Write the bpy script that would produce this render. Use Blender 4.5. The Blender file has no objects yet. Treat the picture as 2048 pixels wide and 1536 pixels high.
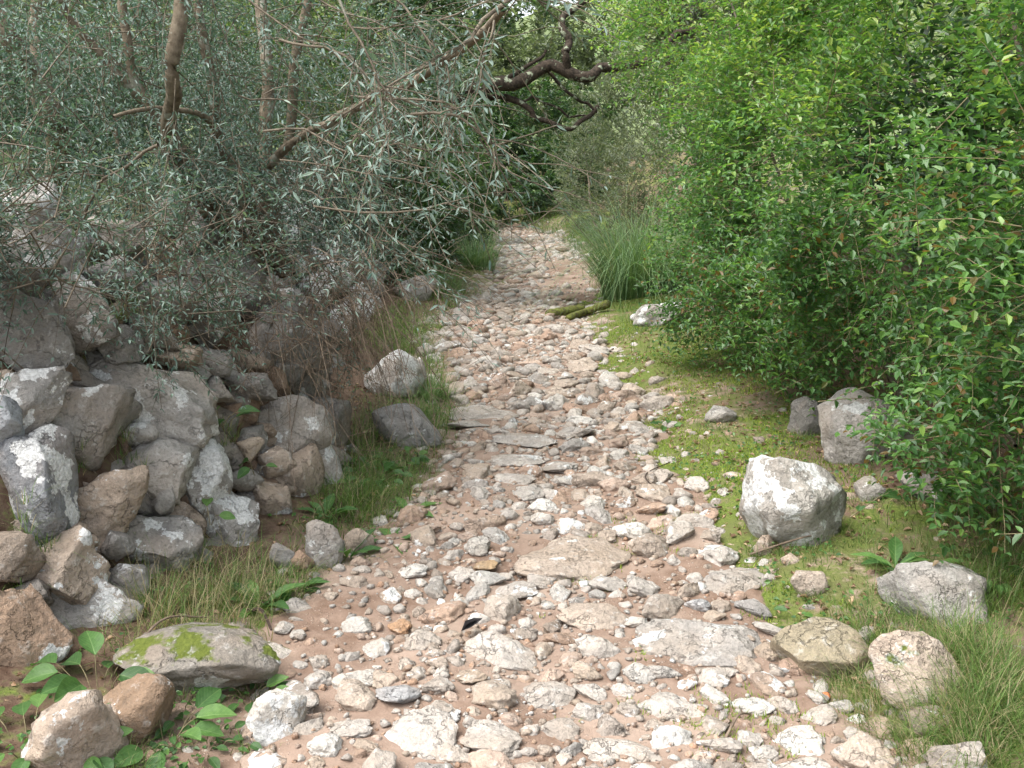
import bpy, bmesh, math, random
import numpy as np
from mathutils import Vector, Matrix

# ------------------------------------------------------------------ camera, sky, sun, exposure
SC = bpy.context.scene
COL = SC.collection
PITCH = math.radians(13.0)
CAM = np.array([0.0, 0.0, 1.6])
FPX = 2010.0                                  # focal length in pixels of a 2048 wide frame
cd = bpy.data.cameras.new('camera')
cd.sensor_width = 36.0
cd.lens = 36.0 * FPX / 2048.0
cd.clip_start = 0.05
cd.clip_end = 2000.0
cam = bpy.data.objects.new('camera', cd)
COL.objects.link(cam)
cam.location = CAM
cam.rotation_euler = (math.radians(90) - PITCH, 0, 0)
SC.camera = cam

SUN_EL, SUN_AZ = math.radians(60), math.radians(-112)      # azimuth measured from +Y towards +X
world = bpy.data.worlds.new('World')
SC.world = world
world.use_nodes = True
wn = world.node_tree
wn.nodes.clear()
sky = wn.nodes.new('ShaderNodeTexSky')
sky.sky_type = 'NISHITA'
sky.sun_disc = False
sky.sun_elevation = SUN_EL
sky.sun_rotation = SUN_AZ
sky.air_density = 1.0
sky.dust_density = 4.0
sky.ozone_density = 1.0
hs = wn.nodes.new('ShaderNodeHueSaturation')
hs.inputs['Saturation'].default_value = 0.35            # overcast: a whitish sky
bg = wn.nodes.new('ShaderNodeBackground')
bg.inputs['Strength'].default_value = 0.15
wo = wn.nodes.new('ShaderNodeOutputWorld')
wn.links.new(sky.outputs[0], hs.inputs['Color'])
wn.links.new(hs.outputs[0], bg.inputs['Color'])
wn.links.new(bg.outputs[0], wo.inputs['Surface'])

sl = bpy.data.lights.new('sun', 'SUN')
sl.energy = 1.1
sl.angle = math.radians(50)
sl.color = (1.0, 0.96, 0.9)
sun = bpy.data.objects.new('sun', sl)
COL.objects.link(sun)
sd = Vector((math.sin(SUN_AZ) * math.cos(SUN_EL), math.cos(SUN_AZ) * math.cos(SUN_EL), math.sin(SUN_EL)))
sun.rotation_euler = sd.to_track_quat('Z', 'Y').to_euler()

SC.view_settings.view_transform = 'Standard'
SC.view_settings.look = 'None'
SC.view_settings.gamma = 1.0
SC.view_settings.exposure = 1.65
SC.render.engine = 'CYCLES'
SC.cycles.max_bounces = 6
SC.cycles.transparent_max_bounces = 4
SC.cycles.use_denoising = True

# ------------------------------------------------------------------ numpy helpers
RNG = np.random.default_rng(7)

def _hash(ix, iy, iz, seed):
    h = (ix.astype(np.int64) * 374761393 + iy.astype(np.int64) * 668265263 + iz.astype(np.int64) * 1274126177 + seed * 974634777) & 0xffffffff
    h = ((h ^ (h >> 13)) * 1103515245 + 12345) & 0xffffffff
    h = ((h ^ (h >> 16)) * 2246822519) & 0xffffffff
    h = h ^ (h >> 13)
    return (h & 0xffffff) / float(0xffffff)

def vnoise(p, seed=0):
    p = np.asarray(p, float)
    i = np.floor(p); f = p - i; f = f * f * (3 - 2 * f)
    r = 0
    for dx in (0, 1):
        wx = f[:, 0] if dx else 1 - f[:, 0]
        for dy in (0, 1):
            wy = f[:, 1] if dy else 1 - f[:, 1]
            for dz in (0, 1):
                wz = f[:, 2] if dz else 1 - f[:, 2]
                r = r + wx * wy * wz * _hash(i[:, 0] + dx, i[:, 1] + dy, i[:, 2] + dz, seed)
    return r * 2 - 1

def fbm(p, octs=4, seed=0):
    r, a, s = 0, 1.0, 1.0
    for k in range(octs):
        r = r + a * vnoise(np.asarray(p) * s + 17.3 * k, seed + k)
        a *= 0.5; s *= 2.03
    return r

def noise2(x, y, s, seed=0, octs=3):
    x = np.asarray(x, float); sh = x.shape
    p = np.stack([x.ravel() * s, np.asarray(y, float).ravel() * s, np.zeros(x.size) + 0.5], 1)
    return fbm(p, octs, seed).reshape(sh)

def sstep(a, b, x):
    t = np.clip((x - a) / (b - a), 0, 1)
    return t * t * (3 - 2 * t)

def norm(v):
    return v / np.maximum(np.linalg.norm(v, axis=-1, keepdims=True), 1e-9)

def mesh_np(name, V, Fs, mats=(), smooth=False, attrs=None, colors=None):
    """V (n,3); Fs a list of (m,k) index arrays"""
    me = bpy.data.meshes.new(name)
    V = np.asarray(V, np.float32)
    Fs = [np.asarray(f, np.int32) for f in Fs if len(f)]
    me.vertices.add(len(V)); me.vertices.foreach_set('co', V.ravel())
    nl = sum(f.size for f in Fs); nf = sum(len(f) for f in Fs)
    me.loops.add(nl); me.polygons.add(nf)
    me.loops.foreach_set('vertex_index', np.concatenate([f.ravel() for f in Fs]))
    tot = np.concatenate([np.full(len(f), f.shape[1], np.int32) for f in Fs])
    start = np.concatenate([[0], np.cumsum(tot)[:-1]]).astype(np.int32)
    me.polygons.foreach_set('loop_start', start)
    me.polygons.foreach_set('loop_total', tot)
    me.polygons.foreach_set('use_smooth', np.full(nf, bool(smooth)))
    for m in mats: me.materials.append(m)
    if attrs:
        for k, a in attrs.items():
            at = me.attributes.new(k, 'FLOAT', 'POINT'); at.data.foreach_set('value', np.asarray(a, np.float32))
    if colors is not None:
        at = me.attributes.new('Col', 'FLOAT_COLOR', 'POINT')
        c = np.ones((len(V), 4), np.float32); c[:, :colors.shape[1]] = colors
        at.data.foreach_set('color', c.ravel())
    me.update(calc_edges=True)
    return me

USED = {}
def link(name, data=None, parent=None, label=None, cat=None, group=None, kind=None, loc=None):
    o = bpy.data.objects.new(name, data)
    COL.objects.link(o)
    if parent is not None: o.parent = parent
    if loc is not None: o.location = loc
    if label: o['label'] = label
    if cat: o['category'] = cat
    if group: o['group'] = group
    if kind: o['kind'] = kind
    return o

def local(mesh_V, root):
    """world vertices into the frame of an unrotated root"""
    return np.asarray(mesh_V) - np.array(root.location)

def tubes(P, R, sides=4):
    """P (N,S,3), R (N,S) -> V, F (quads)"""
    P = np.asarray(P, float); R = np.asarray(R, float)
    N, S, _ = P.shape
    T = np.gradient(P, axis=1); T = norm(T)
    ref = np.where(np.abs(T[..., 2:3]) > 0.9, np.array([1.0, 0, 0]), np.array([0, 0, 1.0]))
    A = norm(np.cross(T, ref)); B = np.cross(T, A)
    ang = np.arange(sides) * 2 * math.pi / sides
    V = P[:, :, None, :] + R[:, :, None, None] * (A[:, :, None, :] * np.cos(ang)[None, None, :, None] + B[:, :, None, :] * np.sin(ang)[None, None, :, None])
    idx = np.arange(N * S * sides).reshape(N, S, sides)
    a = idx[:, :-1, :]; b = np.roll(a, -1, axis=2); c = idx[:, 1:, :]; d = np.roll(c, -1, axis=2)
    F = np.stack([a, b, d, c], -1).reshape(-1, 4)
    return V.reshape(-1, 3), F

def spline(pts, n):
    """Catmull-Rom through pts (k,m) -> (n,m)"""
    pts = np.asarray(pts, float)
    p = np.vstack([2 * pts[0] - pts[1], pts, 2 * pts[-1] - pts[-2]])
    k = len(pts) - 1
    t = np.linspace(0, k - 1e-6, n); i = t.astype(int); f = (t - i)[:, None]
    p0, p1, p2, p3 = p[i], p[i + 1], p[i + 2], p[i + 3]
    return 0.5 * (2 * p1 + (p2 - p0) * f + (2 * p0 - 5 * p1 + 4 * p2 - p3) * f ** 2 + (3 * p1 - p0 - 3 * p2 + p3) * f ** 3)

def merge(parts):
    """[(V, F)] -> V, F"""
    Vs, Fs, n = [], [], 0
    for V, F in parts:
        Vs.append(V); Fs.append(np.asarray(F) + n); n += len(V)
    return np.vstack(Vs), np.vstack(Fs)

def merge_mixed(parts):
    Vs, Fs, n = [], {}, 0
    for V, F in parts:
        F = np.asarray(F)
        Vs.append(V); Fs.setdefault(F.shape[1], []).append(F + n); n += len(V)
    return np.vstack(Vs), [np.vstack(f) for f in Fs.values()]

# ------------------------------------------------------------------ terrain
PY = [0, 2.38, 3.2, 3.9, 4.5, 5.3, 6.5, 8.2, 9.7, 11.9, 14, 16.5, 18.6, 20.4, 22.4, 25]
PXC = [.10, .09, .06, .10, .19, .24, .22, .05, -.05, .36, .43, .43, .46, .30, -.8, -2.5]
PHW = [.90, .90, .87, .77, .64, .62, .63, .75, .72, .64, .66, .60, .60, .60, .6, .6]
WY = [-5, 1.0, 2.7, 4.6, 5.0, 5.6, 7.0, 9.7, 14, 20, 26, 30, 60]
WX = [-3.6, -2.03, -1.45, -.80, -.80, -1.12, -1.32, -1.35, -1.5, -1.5, -1.7, -4.5, -30]

def path_c(y): return np.interp(y, PY, PXC)
def path_w(y): return np.interp(y, PY, PHW)
def wall_x(y): return np.interp(y, WY, WX)

def H(x, y):
    x = np.asarray(x, float); y = np.asarray(y, float)
    c = path_c(y); w = path_w(y)
    d = x - c
    right = np.clip(d - w, 0, None)
    left = np.clip(-d - w, 0, None)
    z = 0.035 * noise2(x, y, 1.1, 3) + 0.016 * noise2(x, y, 4.0, 5) + 0.006 * noise2(x, y, 13.0, 9, 2)
    z = z + 0.13 * right + 0.16 * sstep(0.6, 2.2, right) + 0.05 * sstep(0, .25, right)
    z = z + 0.16 * left
    z = z - 0.02 * sstep(0.2, 0, np.abs(d))
    b = (wall_x(y) - x) * 0.946 - 0.17
    up = np.clip(b / 0.5, 0, None)
    top = 1.02 + 0.12 * noise2(x, y, .8, 21)
    top = top * (1 - 0.6 * sstep(22, 30, y))
    up = top * (1 - np.exp(-up / top * 1.4))
    z = z + up
    # the step half way, and the rise where the path bends away
    z = z - 0.10 * np.exp(-((y - 13.2) / 0.9) ** 2) * sstep(1.6, .6, np.abs(d))
    z = z - .05 * sstep(15, 20, y)
    far = np.clip(y - 19.6 - 1.0 * noise2(x, y, .3, 2), 0, None)
    z = z + 0.55 * (1 - np.exp(-far / 3)) * sstep(.2, 1.2, np.abs(d) + 0.0)
    z = z + 0.17 * np.clip(y - 34, 0, 140) * (1 + .25 * noise2(x, y, .03, 40))
    z = z + 0.10 * np.clip(np.abs(x) - 12, 0, 60)
    return z

def ray(px, py):
    x = (px - 1024) / FPX; u = (768 - py) / FPX
    c, s = math.cos(PITCH), math.sin(PITCH)
    return np.array([x, c + u * s, -s + u * c])

def at(px, py, depth):
    """the point that shows at photo pixel (px, py), `depth` metres along the view axis"""
    return CAM + ray(px, py) * depth

TT = np.concatenate([np.arange(1.6, 12, .01), np.arange(12, 60, .05)])
TC = np.concatenate([np.arange(1.6, 12, .08), np.arange(12, 60, .4)])
def gpt(px, py):
    """where the ground shows at photo pixel (px, py)"""
    r = ray(px, py)
    P = CAM + TC[:, None] * r
    g = P[:, 2] - H(P[:, 0], P[:, 1])
    hit = np.nonzero(g < 0)[0]
    k = max(hit[0], 1) if len(hit) else len(TC) - 1
    f = np.clip(g[k - 1] / max(g[k - 1] - g[k], 1e-6), 0, 1)
    t = TC[k - 1] + (TC[k] - TC[k - 1]) * f
    return CAM + t * r, t

def wallpt(px, py):
    """where the leaning face of the wall shows"""
    r = ray(px, py)
    P = CAM + TT[:, None] * r
    f = (P[:, 0] - wall_x(P[:, 1])) * .946 + .5 * P[:, 2]
    g = np.nonzero(f[100:] < 0)[0] + 100 if px > 400 else np.nonzero(f < 0)[0]
    k = g[0] if len(g) else 300
    return P[k], TT[k]

def project(P):
    P = np.asarray(P) - CAM
    c, s = math.cos(PITCH), math.sin(PITCH)
    d = P[..., 1] * c - P[..., 2] * s
    u = P[..., 1] * s + P[..., 2] * c
    dd = np.where(d > .05, d, .05)
    return 1024 + FPX * P[..., 0] / dd, 768 - FPX * u / dd, d

# ------------------------------------------------------------------ materials
def new_mat(name):
    m = bpy.data.materials.new(name); m.use_nodes = True
    nt = m.node_tree; nt.nodes.clear()
    out = nt.nodes.new('ShaderNodeOutputMaterial')
    return m, nt, out

class NB:
    def __init__(s, nt): s.nt = nt
    def n(s, t, **k):
        nd = s.nt.nodes.new(t)
        for a, v in k.items():
            if a in nd.inputs: nd.inputs[a].default_value = v
            else: setattr(nd, a, v)
        return nd
    def l(s, a, b): s.nt.links.new(a, b)
    def noise(s, vec, scale, detail=4, rough=.55):
        nd = s.n('ShaderNodeTexNoise'); nd.inputs['Scale'].default_value = scale
        nd.inputs['Detail'].default_value = detail; nd.inputs['Roughness'].default_value = rough
        if vec is not None: s.l(vec, nd.inputs['Vector'])
        return nd.outputs[0]
    def ramp(s, fac, stops, interp='LINEAR'):
        nd = s.n('ShaderNodeValToRGB'); nd.color_ramp.interpolation = interp
        e = nd.color_ramp.elements
        while len(e) < len(stops): e.new(.5)
        for k, (p, c) in enumerate(stops):
            e[k].position = p
            e[k].color = c if isinstance(c, tuple) and len(c) == 4 else ((*c, 1) if isinstance(c, tuple) else (c, c, c, 1))
        s.l(fac, nd.inputs[0])
        return nd.outputs[0]
    def mix(s, fac, a, b, mode='MIX'):
        nd = s.n('ShaderNodeMix'); nd.data_type = 'RGBA'; nd.blend_type = mode
        for v, i in ((fac, 0), (a, 6), (b, 7)):
            if hasattr(v, 'is_output'): s.l(v, nd.inputs[i])
            else: nd.inputs[i].default_value = v if i == 0 or len(v) == 4 else (*v, 1)
        return nd.outputs[2]
    def math(s, op, a, b=0.0):
        nd = s.n('ShaderNodeMath'); nd.operation = op
        for v, i in ((a, 0), (b, 1)):
            if hasattr(v, 'is_output'): s.l(v, nd.inputs[i])
            else: nd.inputs[i].default_value = v
        return nd.outputs[0]
    def bump(s, h, strength=.5, dist=.01, normal=None):
        nd = s.n('ShaderNodeBump'); nd.inputs['Strength'].default_value = strength
        nd.inputs['Distance'].default_value = dist
        s.l(h, nd.inputs['Height'])
        if normal is not None: s.l(normal, nd.inputs['Normal'])
        return nd.outputs[0]

def stone_mat(name, source='object', moss=0.0, warm=(.36, .26, .18), stain=.45):
    m, nt, out = new_mat(name); b = NB(nt)
    geo = b.n('ShaderNodeNewGeometry')
    if source == 'object':
        oi = b.n('ShaderNodeObjectInfo')
        base, alpha = oi.outputs['Color'], oi.outputs['Alpha']
        cmb = b.n('ShaderNodeVectorMath'); cmb.operation = 'ADD'
        sc = b.n('ShaderNodeMath'); sc.operation = 'MULTIPLY'; sc.inputs[1].default_value = 37.0
        b.l(oi.outputs['Random'], sc.inputs[0])
        b.l(geo.outputs['Position'], cmb.inputs[0]); b.l(sc.outputs[0], cmb.inputs[1])
        vec = cmb.outputs[0]
    else:
        at_ = b.n('ShaderNodeAttribute'); at_.attribute_name = 'Col'
        base, alpha = at_.outputs['Color'], at_.outputs['Alpha']
        vec = geo.outputs['Position']
    n1 = b.noise(vec, 7, 5, .6)
    n2 = b.noise(vec, 22, 6, .65)
    n3 = b.noise(vec, 90, 4, .7)
    n4 = b.noise(vec, 4.3, 3, .5)
    col = b.mix(b.ramp(n1, [(.3, 0.0), (.7, 1.0)]), b.mix(1.0, base, (.76, .76, .76), 'MULTIPLY'), b.mix(1.0, base, (1.22, 1.2, 1.18), 'MULTIPLY'))
    # iron-stained patches
    col = b.mix(b.math('MULTIPLY', b.ramp(n4, [(.46, 0.0), (.64, 1.0)]), stain), col, b.mix(.6, base, warm))
    # pale speckle, dark pits
    col = b.mix(b.math('MULTIPLY', b.ramp(n2, [(.56, 0.0), (.66, 1.0)]), .55), col, b.mix(.55, base, (.68, .66, .62)))
    col = b.mix(b.math('MULTIPLY', b.ramp(n2, [(.30, 1.0), (.42, 0.0)]), .55), col, b.mix(.6, base, (.07, .068, .06)))
    col = b.mix(b.math('MULTIPLY', b.ramp(n3, [(.36, 1.0), (.5, 0.0)]), .35), col, (.1, .09, .08))
    # hairline cracks
    ck = b.math('ABSOLUTE', b.math('SUBTRACT', b.noise(vec, 5.0, 6, .62), .5))
    crack = b.math('MULTIPLY', b.ramp(ck, [(.0, 1.0), (.009, 0.0)]), b.ramp(n1, [(.42, 0.0), (.55, 1.0)]))
    col = b.mix(b.math('MULTIPLY', crack, .3), col, b.mix(.8, base, (.05, .045, .04)))
    # white lichen, amount in the alpha
    nl = b.noise(vec, 9, 3, .5); nl2 = b.noise(vec, 55, 5, .7)
    lm = b.math('ADD', b.math('ADD', nl, b.math('MULTIPLY', nl2, .34)), b.math('MULTIPLY', alpha, .29))
    lmask = b.ramp(lm, [(.905, 0.0), (.925, .95)])
    col = b.mix(lmask, col, b.mix(b.ramp(n3, [(.35, 0.0), (.6, 1.0)]), (.40, .40, .385), (.70, .70, .68)))
    if moss > 0:
        sep = b.n('ShaderNodeSeparateXYZ'); b.l(geo.outputs['Normal'], sep.inputs[0])
        mm = b.math('ADD', b.noise(vec, 9, 4, .6), b.math('MULTIPLY', sep.outputs[2], .16))
        mk = b.ramp(mm, [(.86 - moss * .34, 0.0), (.93 - moss * .34, 1.0)])
        mcol = b.mix(b.noise(vec, 60, 3), (.05, .07, .015), (.16, .19, .035))
        col = b.mix(mk, col, mcol)
    p = b.n('ShaderNodeBsdfPrincipled', Roughness=.9)
    p.inputs['Specular IOR Level'].default_value = .2
    b.l(col, p.inputs['Base Color'])
    vor = b.n('ShaderNodeTexVoronoi'); vor.inputs['Scale'].default_value = 45; b.l(vec, vor.inputs['Vector'])
    h = b.math('ADD', b.math('MULTIPLY', n2, 1.6), b.math('ADD', b.math('MULTIPLY', n3, .5), b.math('MULTIPLY', vor.outputs[0], .35)))
    h = b.math('SUBTRACT', h, b.math('MULTIPLY', crack, .5))
    b.l(b.bump(h, 1.0, .014), p.inputs['Normal'])
    b.l(p.outputs[0], out.inputs[0])
    return m

def leaf_mat(name, stops, source='attr', transl=.35, rough=.42, spec=.45, under=None):
    m, nt, out = new_mat(name); b = NB(nt)
    if source == 'attr':
        a = b.n('ShaderNodeAttribute'); a.attribute_name = 'tint'; f = a.outputs['Fac']
    else:
        a = b.n('ShaderNodeObjectInfo'); f = a.outputs['Random']
    col = b.ramp(f, stops)
    if under:
        g = b.n('ShaderNodeNewGeometry')
        col = b.mix(b.math('MULTIPLY', g.outputs['Backfacing'], .55), col, under)
    p = b.n('ShaderNodeBsdfPrincipled', Roughness=rough)
    p.inputs['Specular IOR Level'].default_value = spec
    b.l(col, p.inputs['Base Color'])
    t = b.n('ShaderNodeBsdfTranslucent')
    b.l(b.mix(1.0, col, (1.5, 1.6, .8), 'MULTIPLY'), t.inputs[0])
    mx = b.n('ShaderNodeMixShader'); mx.inputs[0].default_value = transl
    b.l(p.outputs[0], mx.inputs[1]); b.l(t.outputs[0], mx.inputs[2])
    b.l(mx.outputs[0], out.inputs[0])
    return m

def herb_mat(name, stops):
    m, nt, out = new_mat(name); b = NB(nt)
    a = b.n('ShaderNodeObjectInfo'); col = b.ramp(a.outputs['Random'], stops)
    tc = b.n('ShaderNodeTexCoord'); sp = b.n('ShaderNodeSeparateXYZ'); b.l(tc.outputs['Object'], sp.inputs[0])
    ay = b.math('ABSOLUTE', sp.outputs[1])
    mid = b.ramp(ay, [(.0, 1.0), (.022, 0.0)])
    fr = b.math('FRACT', b.math('MULTIPLY', b.math('SUBTRACT', sp.outputs[0], b.math('MULTIPLY', ay, 1.1)), 8.0))
    vein = b.ramp(b.math('ABSOLUTE', b.math('SUBTRACT', fr, .5)), [(.0, 1.0), (.09, 0.0)])
    vm = b.math('MAXIMUM', mid, b.math('MULTIPLY', vein, .5))
    col = b.mix(b.math('MULTIPLY', vm, .55), col, b.mix(.5, col, (.3, .42, .17)))
    g = b.n('ShaderNodeNewGeometry'); nz = b.noise(g.outputs['Position'], 70, 4, .65)
    col = b.mix(b.ramp(nz, [(.3, 0.0), (.7, 1.0)]), b.mix(1.0, col, (.72, .75, .7), 'MULTIPLY'), b.mix(1.0, col, (1.15, 1.12, 1.1), 'MULTIPLY'))
    col = b.mix(b.ramp(nz, [(.7, 0.0), (.74, .8)]), col, (.17, .11, .05))
    p = b.n('ShaderNodeBsdfPrincipled', Roughness=.45); p.inputs['Specular IOR Level'].default_value = .35
    b.l(col, p.inputs['Base Color']); b.l(b.bump(b.math('SUBTRACT', nz, vm), .5, .002), p.inputs['Normal'])
    t = b.n('ShaderNodeBsdfTranslucent'); b.l(b.mix(1.0, col, (1.4, 1.5, .8), 'MULTIPLY'), t.inputs[0])
    mx = b.n('ShaderNodeMixShader'); mx.inputs[0].default_value = .28
    b.l(p.outputs[0], mx.inputs[1]); b.l(t.outputs[0], mx.inputs[2]); b.l(mx.outputs[0], out.inputs[0])
    return m

def bark_mat(name, c1, c2, lich=(.24, .235, .19), amt=.35, scale=30):
    m, nt, out = new_mat(name); b = NB(nt)
    g = b.n('ShaderNodeNewGeometry'); v = g.outputs['Position']
    n1 = b.noise(v, scale, 5, .65); n2 = b.noise(v, scale * .3, 4, .6)
    col = b.mix(b.ramp(n1, [(.35, 0.0), (.65, 1.0)]), c1, c2)
    col = b.mix(b.ramp(n2, [(.66 - amt * .3, 0.0), (.7 - amt * .25, 1.0)]), col, lich)
    p = b.n('ShaderNodeBsdfPrincipled', Roughness=.9); p.inputs['Specular IOR Level'].default_value = .15
    b.l(col, p.inputs['Base Color']); b.l(b.bump(n1, .8, .01), p.inputs['Normal']); b.l(p.outputs[0], out.inputs[0])
    return m

def ground_mat(name, kind):
    m, nt, out = new_mat(name); b = NB(nt)
    g = b.n('ShaderNodeNewGeometry'); v = g.outputs['Position']
    n1 = b.noise(v, 2.2, 5, .6); n2 = b.noise(v, 14, 6, .65); n3 = b.noise(v, 90, 5, .7)
    vor = b.n('ShaderNodeTexVoronoi'); vor.inputs['Scale'].default_value = 75; b.l(v, vor.inputs['Vector'])
    soil = b.mix(b.ramp(n2, [(.3, 0.0), (.7, 1.0)]), (.15, .096, .067), (.265, .19, .145))
    soil = b.mix(b.ramp(n1, [(.42, 0.0), (.62, 1.0)]), soil, (.31, .235, .185))
    # grit
    grit = b.ramp(vor.outputs[0], [(.16, 1.0), (.3, 0.0)])
    gm = b.math('MULTIPLY', grit, b.ramp(b.noise(v, 9, 3), [(.42, 0.0), (.58, .8)]))
    soil = b.mix(gm, soil, b.mix(vor.outputs['Color'], (.33, .23, .165), (.46, .4, .34)))
    hgt = b.math('ADD', b.math('MULTIPLY', n3, .5), b.math('ADD', n2, b.math('MULTIPLY', gm, .7)))
    if kind == 'ground':
        a = b.n('ShaderNodeAttribute'); a.attribute_name = 'green'
        mk = b.math('ADD', a.outputs['Fac'], b.math('MULTIPLY', b.math('SUBTRACT', n2, .5), 2.6))
        gcol = b.mix(b.ramp(n3, [(.3, 0.0), (.7, 1.0)]), (.06, .085, .02), (.16, .2, .045))
        gcol = b.mix(b.ramp(n1, [(.45, 0.0), (.65, 1.0)]), gcol, (.12, .12, .05))
        dark = b.mix(b.ramp(n2, [(.35, 0.0), (.65, 1.0)]), (.075, .045, .03), (.17, .12, .085))
        bare = b.n('ShaderNodeAttribute'); bare.attribute_name = 'humus'
        soil = b.mix(bare.outputs['Fac'], soil, dark)
        soil = b.mix(b.ramp(mk, [(.35, 0.0), (.75, 1.0)]), soil, gcol)
        pale = b.n('ShaderNodeAttribute'); pale.attribute_name = 'meadow'
        soil = b.mix(pale.outputs['Fac'], soil, b.mix(n1, (.09, .13, .055), (.17, .2, .095)))
    p = b.n('ShaderNodeBsdfPrincipled', Roughness=.95); p.inputs['Specular IOR Level'].default_value = .15
    b.l(soil, p.inputs['Base Color']); b.l(b.bump(hgt, .7, .012), p.inputs['Normal']); b.l(p.outputs[0], out.inputs[0])
    return m

def blade_mat(name, stops, transl=.3):
    return leaf_mat(name, stops, 'attr', transl, .55, .3)

def plain_mat(name, c1, c2, scale=40, rough=.85, bumpd=.004):
    m, nt, out = new_mat(name); b = NB(nt)
    g = b.n('ShaderNodeNewGeometry'); n = b.noise(g.outputs['Position'], scale, 5, .6)
    p = b.n('ShaderNodeBsdfPrincipled', Roughness=rough); p.inputs['Specular IOR Level'].default_value = .2
    b.l(b.mix(b.ramp(n, [(.35, 0.0), (.65, 1.0)]), c1, c2), p.inputs['Base Color'])
    b.l(b.bump(n, .7, bumpd), p.inputs['Normal']); b.l(p.outputs[0], out.inputs[0])
    return m

M_STONE = stone_mat('limestone')
M_MOSSY = stone_mat('mossy_limestone', moss=.55)
M_CUSHION = stone_mat('moss_cushioned_limestone', moss=.6)
M_SMALL = stone_mat('small_limestone', 'attr', warm=(.33, .25, .175), stain=.65)
M_TROD = stone_mat('trodden_limestone', warm=(.33, .25, .175), stain=.65)
M_GROUND = ground_mat('earth_and_moss', 'ground')
M_PATH = ground_mat('red_earth', 'path')
MYR = [(0, (.16, .10, .03)), (.025, (.04, .10, .032)), (.4, (.075, .17, .048)), (.7, (.125, .245, .058)), (.88, (.2, .315, .07)), (1, (.31, .4, .1))]
M_MYR = leaf_mat('myrtle_leaf', MYR, spec=.5, rough=.38, transl=.42)
M_MYR1 = leaf_mat('myrtle_leaf_single', MYR, 'object', spec=.5, rough=.38, transl=.42)
OLI = [(0, (.045, .09, .075)), (.5, (.085, .145, .12)), (.85, (.14, .205, .165)), (1, (.2, .26, .15))]
M_OLI = leaf_mat('olive_leaf', OLI, transl=.22, under=(.2, .26, .225), rough=.45, spec=.4)
M_OLI1 = leaf_mat('olive_leaf_single', OLI, 'object', transl=.22, under=(.2, .26, .225), rough=.45, spec=.4)
DRK = [(0, (.02, .05, .022)), (.6, (.045, .095, .032)), (1, (.11, .17, .045))]
M_DRK = leaf_mat('dark_leaf', DRK)
GRY = [(0, (.06, .085, .05)), (.6, (.12, .15, .09)), (1, (.2, .22, .13))]
M_GRY = leaf_mat('grey_green_leaf', GRY)
FAR = [(0, (.07, .11, .05)), (.5, (.14, .19, .08)), (1, (.28, .31, .15))]
M_FAR = leaf_mat('far_leaf', FAR)
HRB = [(0, (.04, .10, .03)), (.5, (.07, .16, .042)), (1, (.12, .23, .06))]
M_HRB1 = herb_mat('herb_leaf', HRB)
M_HRB = leaf_mat('herb_leaf_small', HRB, transl=.3, rough=.4)
GRS = [(0, (.055, .105, .025)), (.45, (.105, .18, .042)), (.72, (.17, .24, .07)), (.8, (.25, .22, .12)), (1, (.34, .28, .17))]
M_GRS = blade_mat('grass_blade', GRS)
TUS = [(0, (.08, .15, .065)), (.6, (.165, .255, .12)), (.85, (.26, .33, .17)), (1, (.38, .35, .2))]
M_TUS = blade_mat('tussock_blade', TUS)
MOS = [(0, (.08, .135, .02)), (.6, (.2, .28, .035)), (1, (.33, .4, .06))]
M_MOS = blade_mat('moss_shoot', MOS)
LIT = [(0, (.13, .08, .05)), (.6, (.28, .18, .11)), (1, (.46, .33, .21))]
M_LIT = blade_mat('dead_leaf', LIT, .1)
M_BARK = bark_mat('olive_bark', (.085, .065, .045), (.2, .165, .12))
M_TWIG = bark_mat('twig_bark', (.085, .07, .052), (.19, .16, .12), amt=.1)
M_GTWIG = bark_mat('green_twig_bark', (.12, .11, .055), (.24, .2, .12), amt=0)
M_OLD = bark_mat('old_bark', (.02, .016, .012), (.07, .053, .039), (.27, .3, .21), .22, 30)
M_DEAD = bark_mat('dead_twig', (.1, .075, .055), (.22, .17, .125), amt=.05)
M_LOG = plain_mat('moss_coat', (.075, .062, .035), (.16, .185, .04), 26, .95, .02)

# ------------------------------------------------------------------ ground and path sheets
def axis(segs):
    r = []
    for a, b_, s in segs: r.append(np.arange(a, b_, s))
    return np.concatenate(r + [[segs[-1][1]]])

def sheet(xs, ys, zf):
    X, Y = np.meshgrid(xs, ys)
    Z = zf(X, Y)
    V = np.stack([X, Y, Z], -1).reshape(-1, 3)
    n, mth = len(ys), len(xs)
    i = np.arange(n * mth).reshape(n, mth)
    F = np.stack([i[:-1, :-1], i[:-1, 1:], i[1:, 1:], i[1:, :-1]], -1).reshape(-1, 4)
    return V, F

xs = axis([(-300, -40, 20), (-40, -10, 2.0), (-10, -4, .35), (-4, 4, .08), (4, 10, .35), (10, 40, 2.0), (40, 300, 20)])
ys = axis([(-60, -4, 4), (-4, 1, .3), (1, 9, .07), (9, 30, .16), (30, 60, 1), (60, 300, 8), (300, 900, 60)])
V, F = sheet(xs, ys, H)
d = V[:, 0] - path_c(V[:, 1]); w = path_w(V[:, 1])
green = np.where(d > 0, .5, .3) + .55 * noise2(V[:, 0], V[:, 1], 1.3, 31) + .2 * sstep(.0, .3, d - w) - .4 * sstep(.75, 1.4, d - w) - .35 * sstep(.3, .7, -d - w)
green = green + .15 * sstep(8, 11, V[:, 1])
humus = sstep(.35, .9, d - w) * .9 + sstep(.1, .35, -d - w)
meadow = sstep(28, 40, V[:, 1]) + sstep(4, 8, np.abs(V[:, 0])) + sstep(.8, 1.5, wall_x(V[:, 1]) - V[:, 0])
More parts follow.
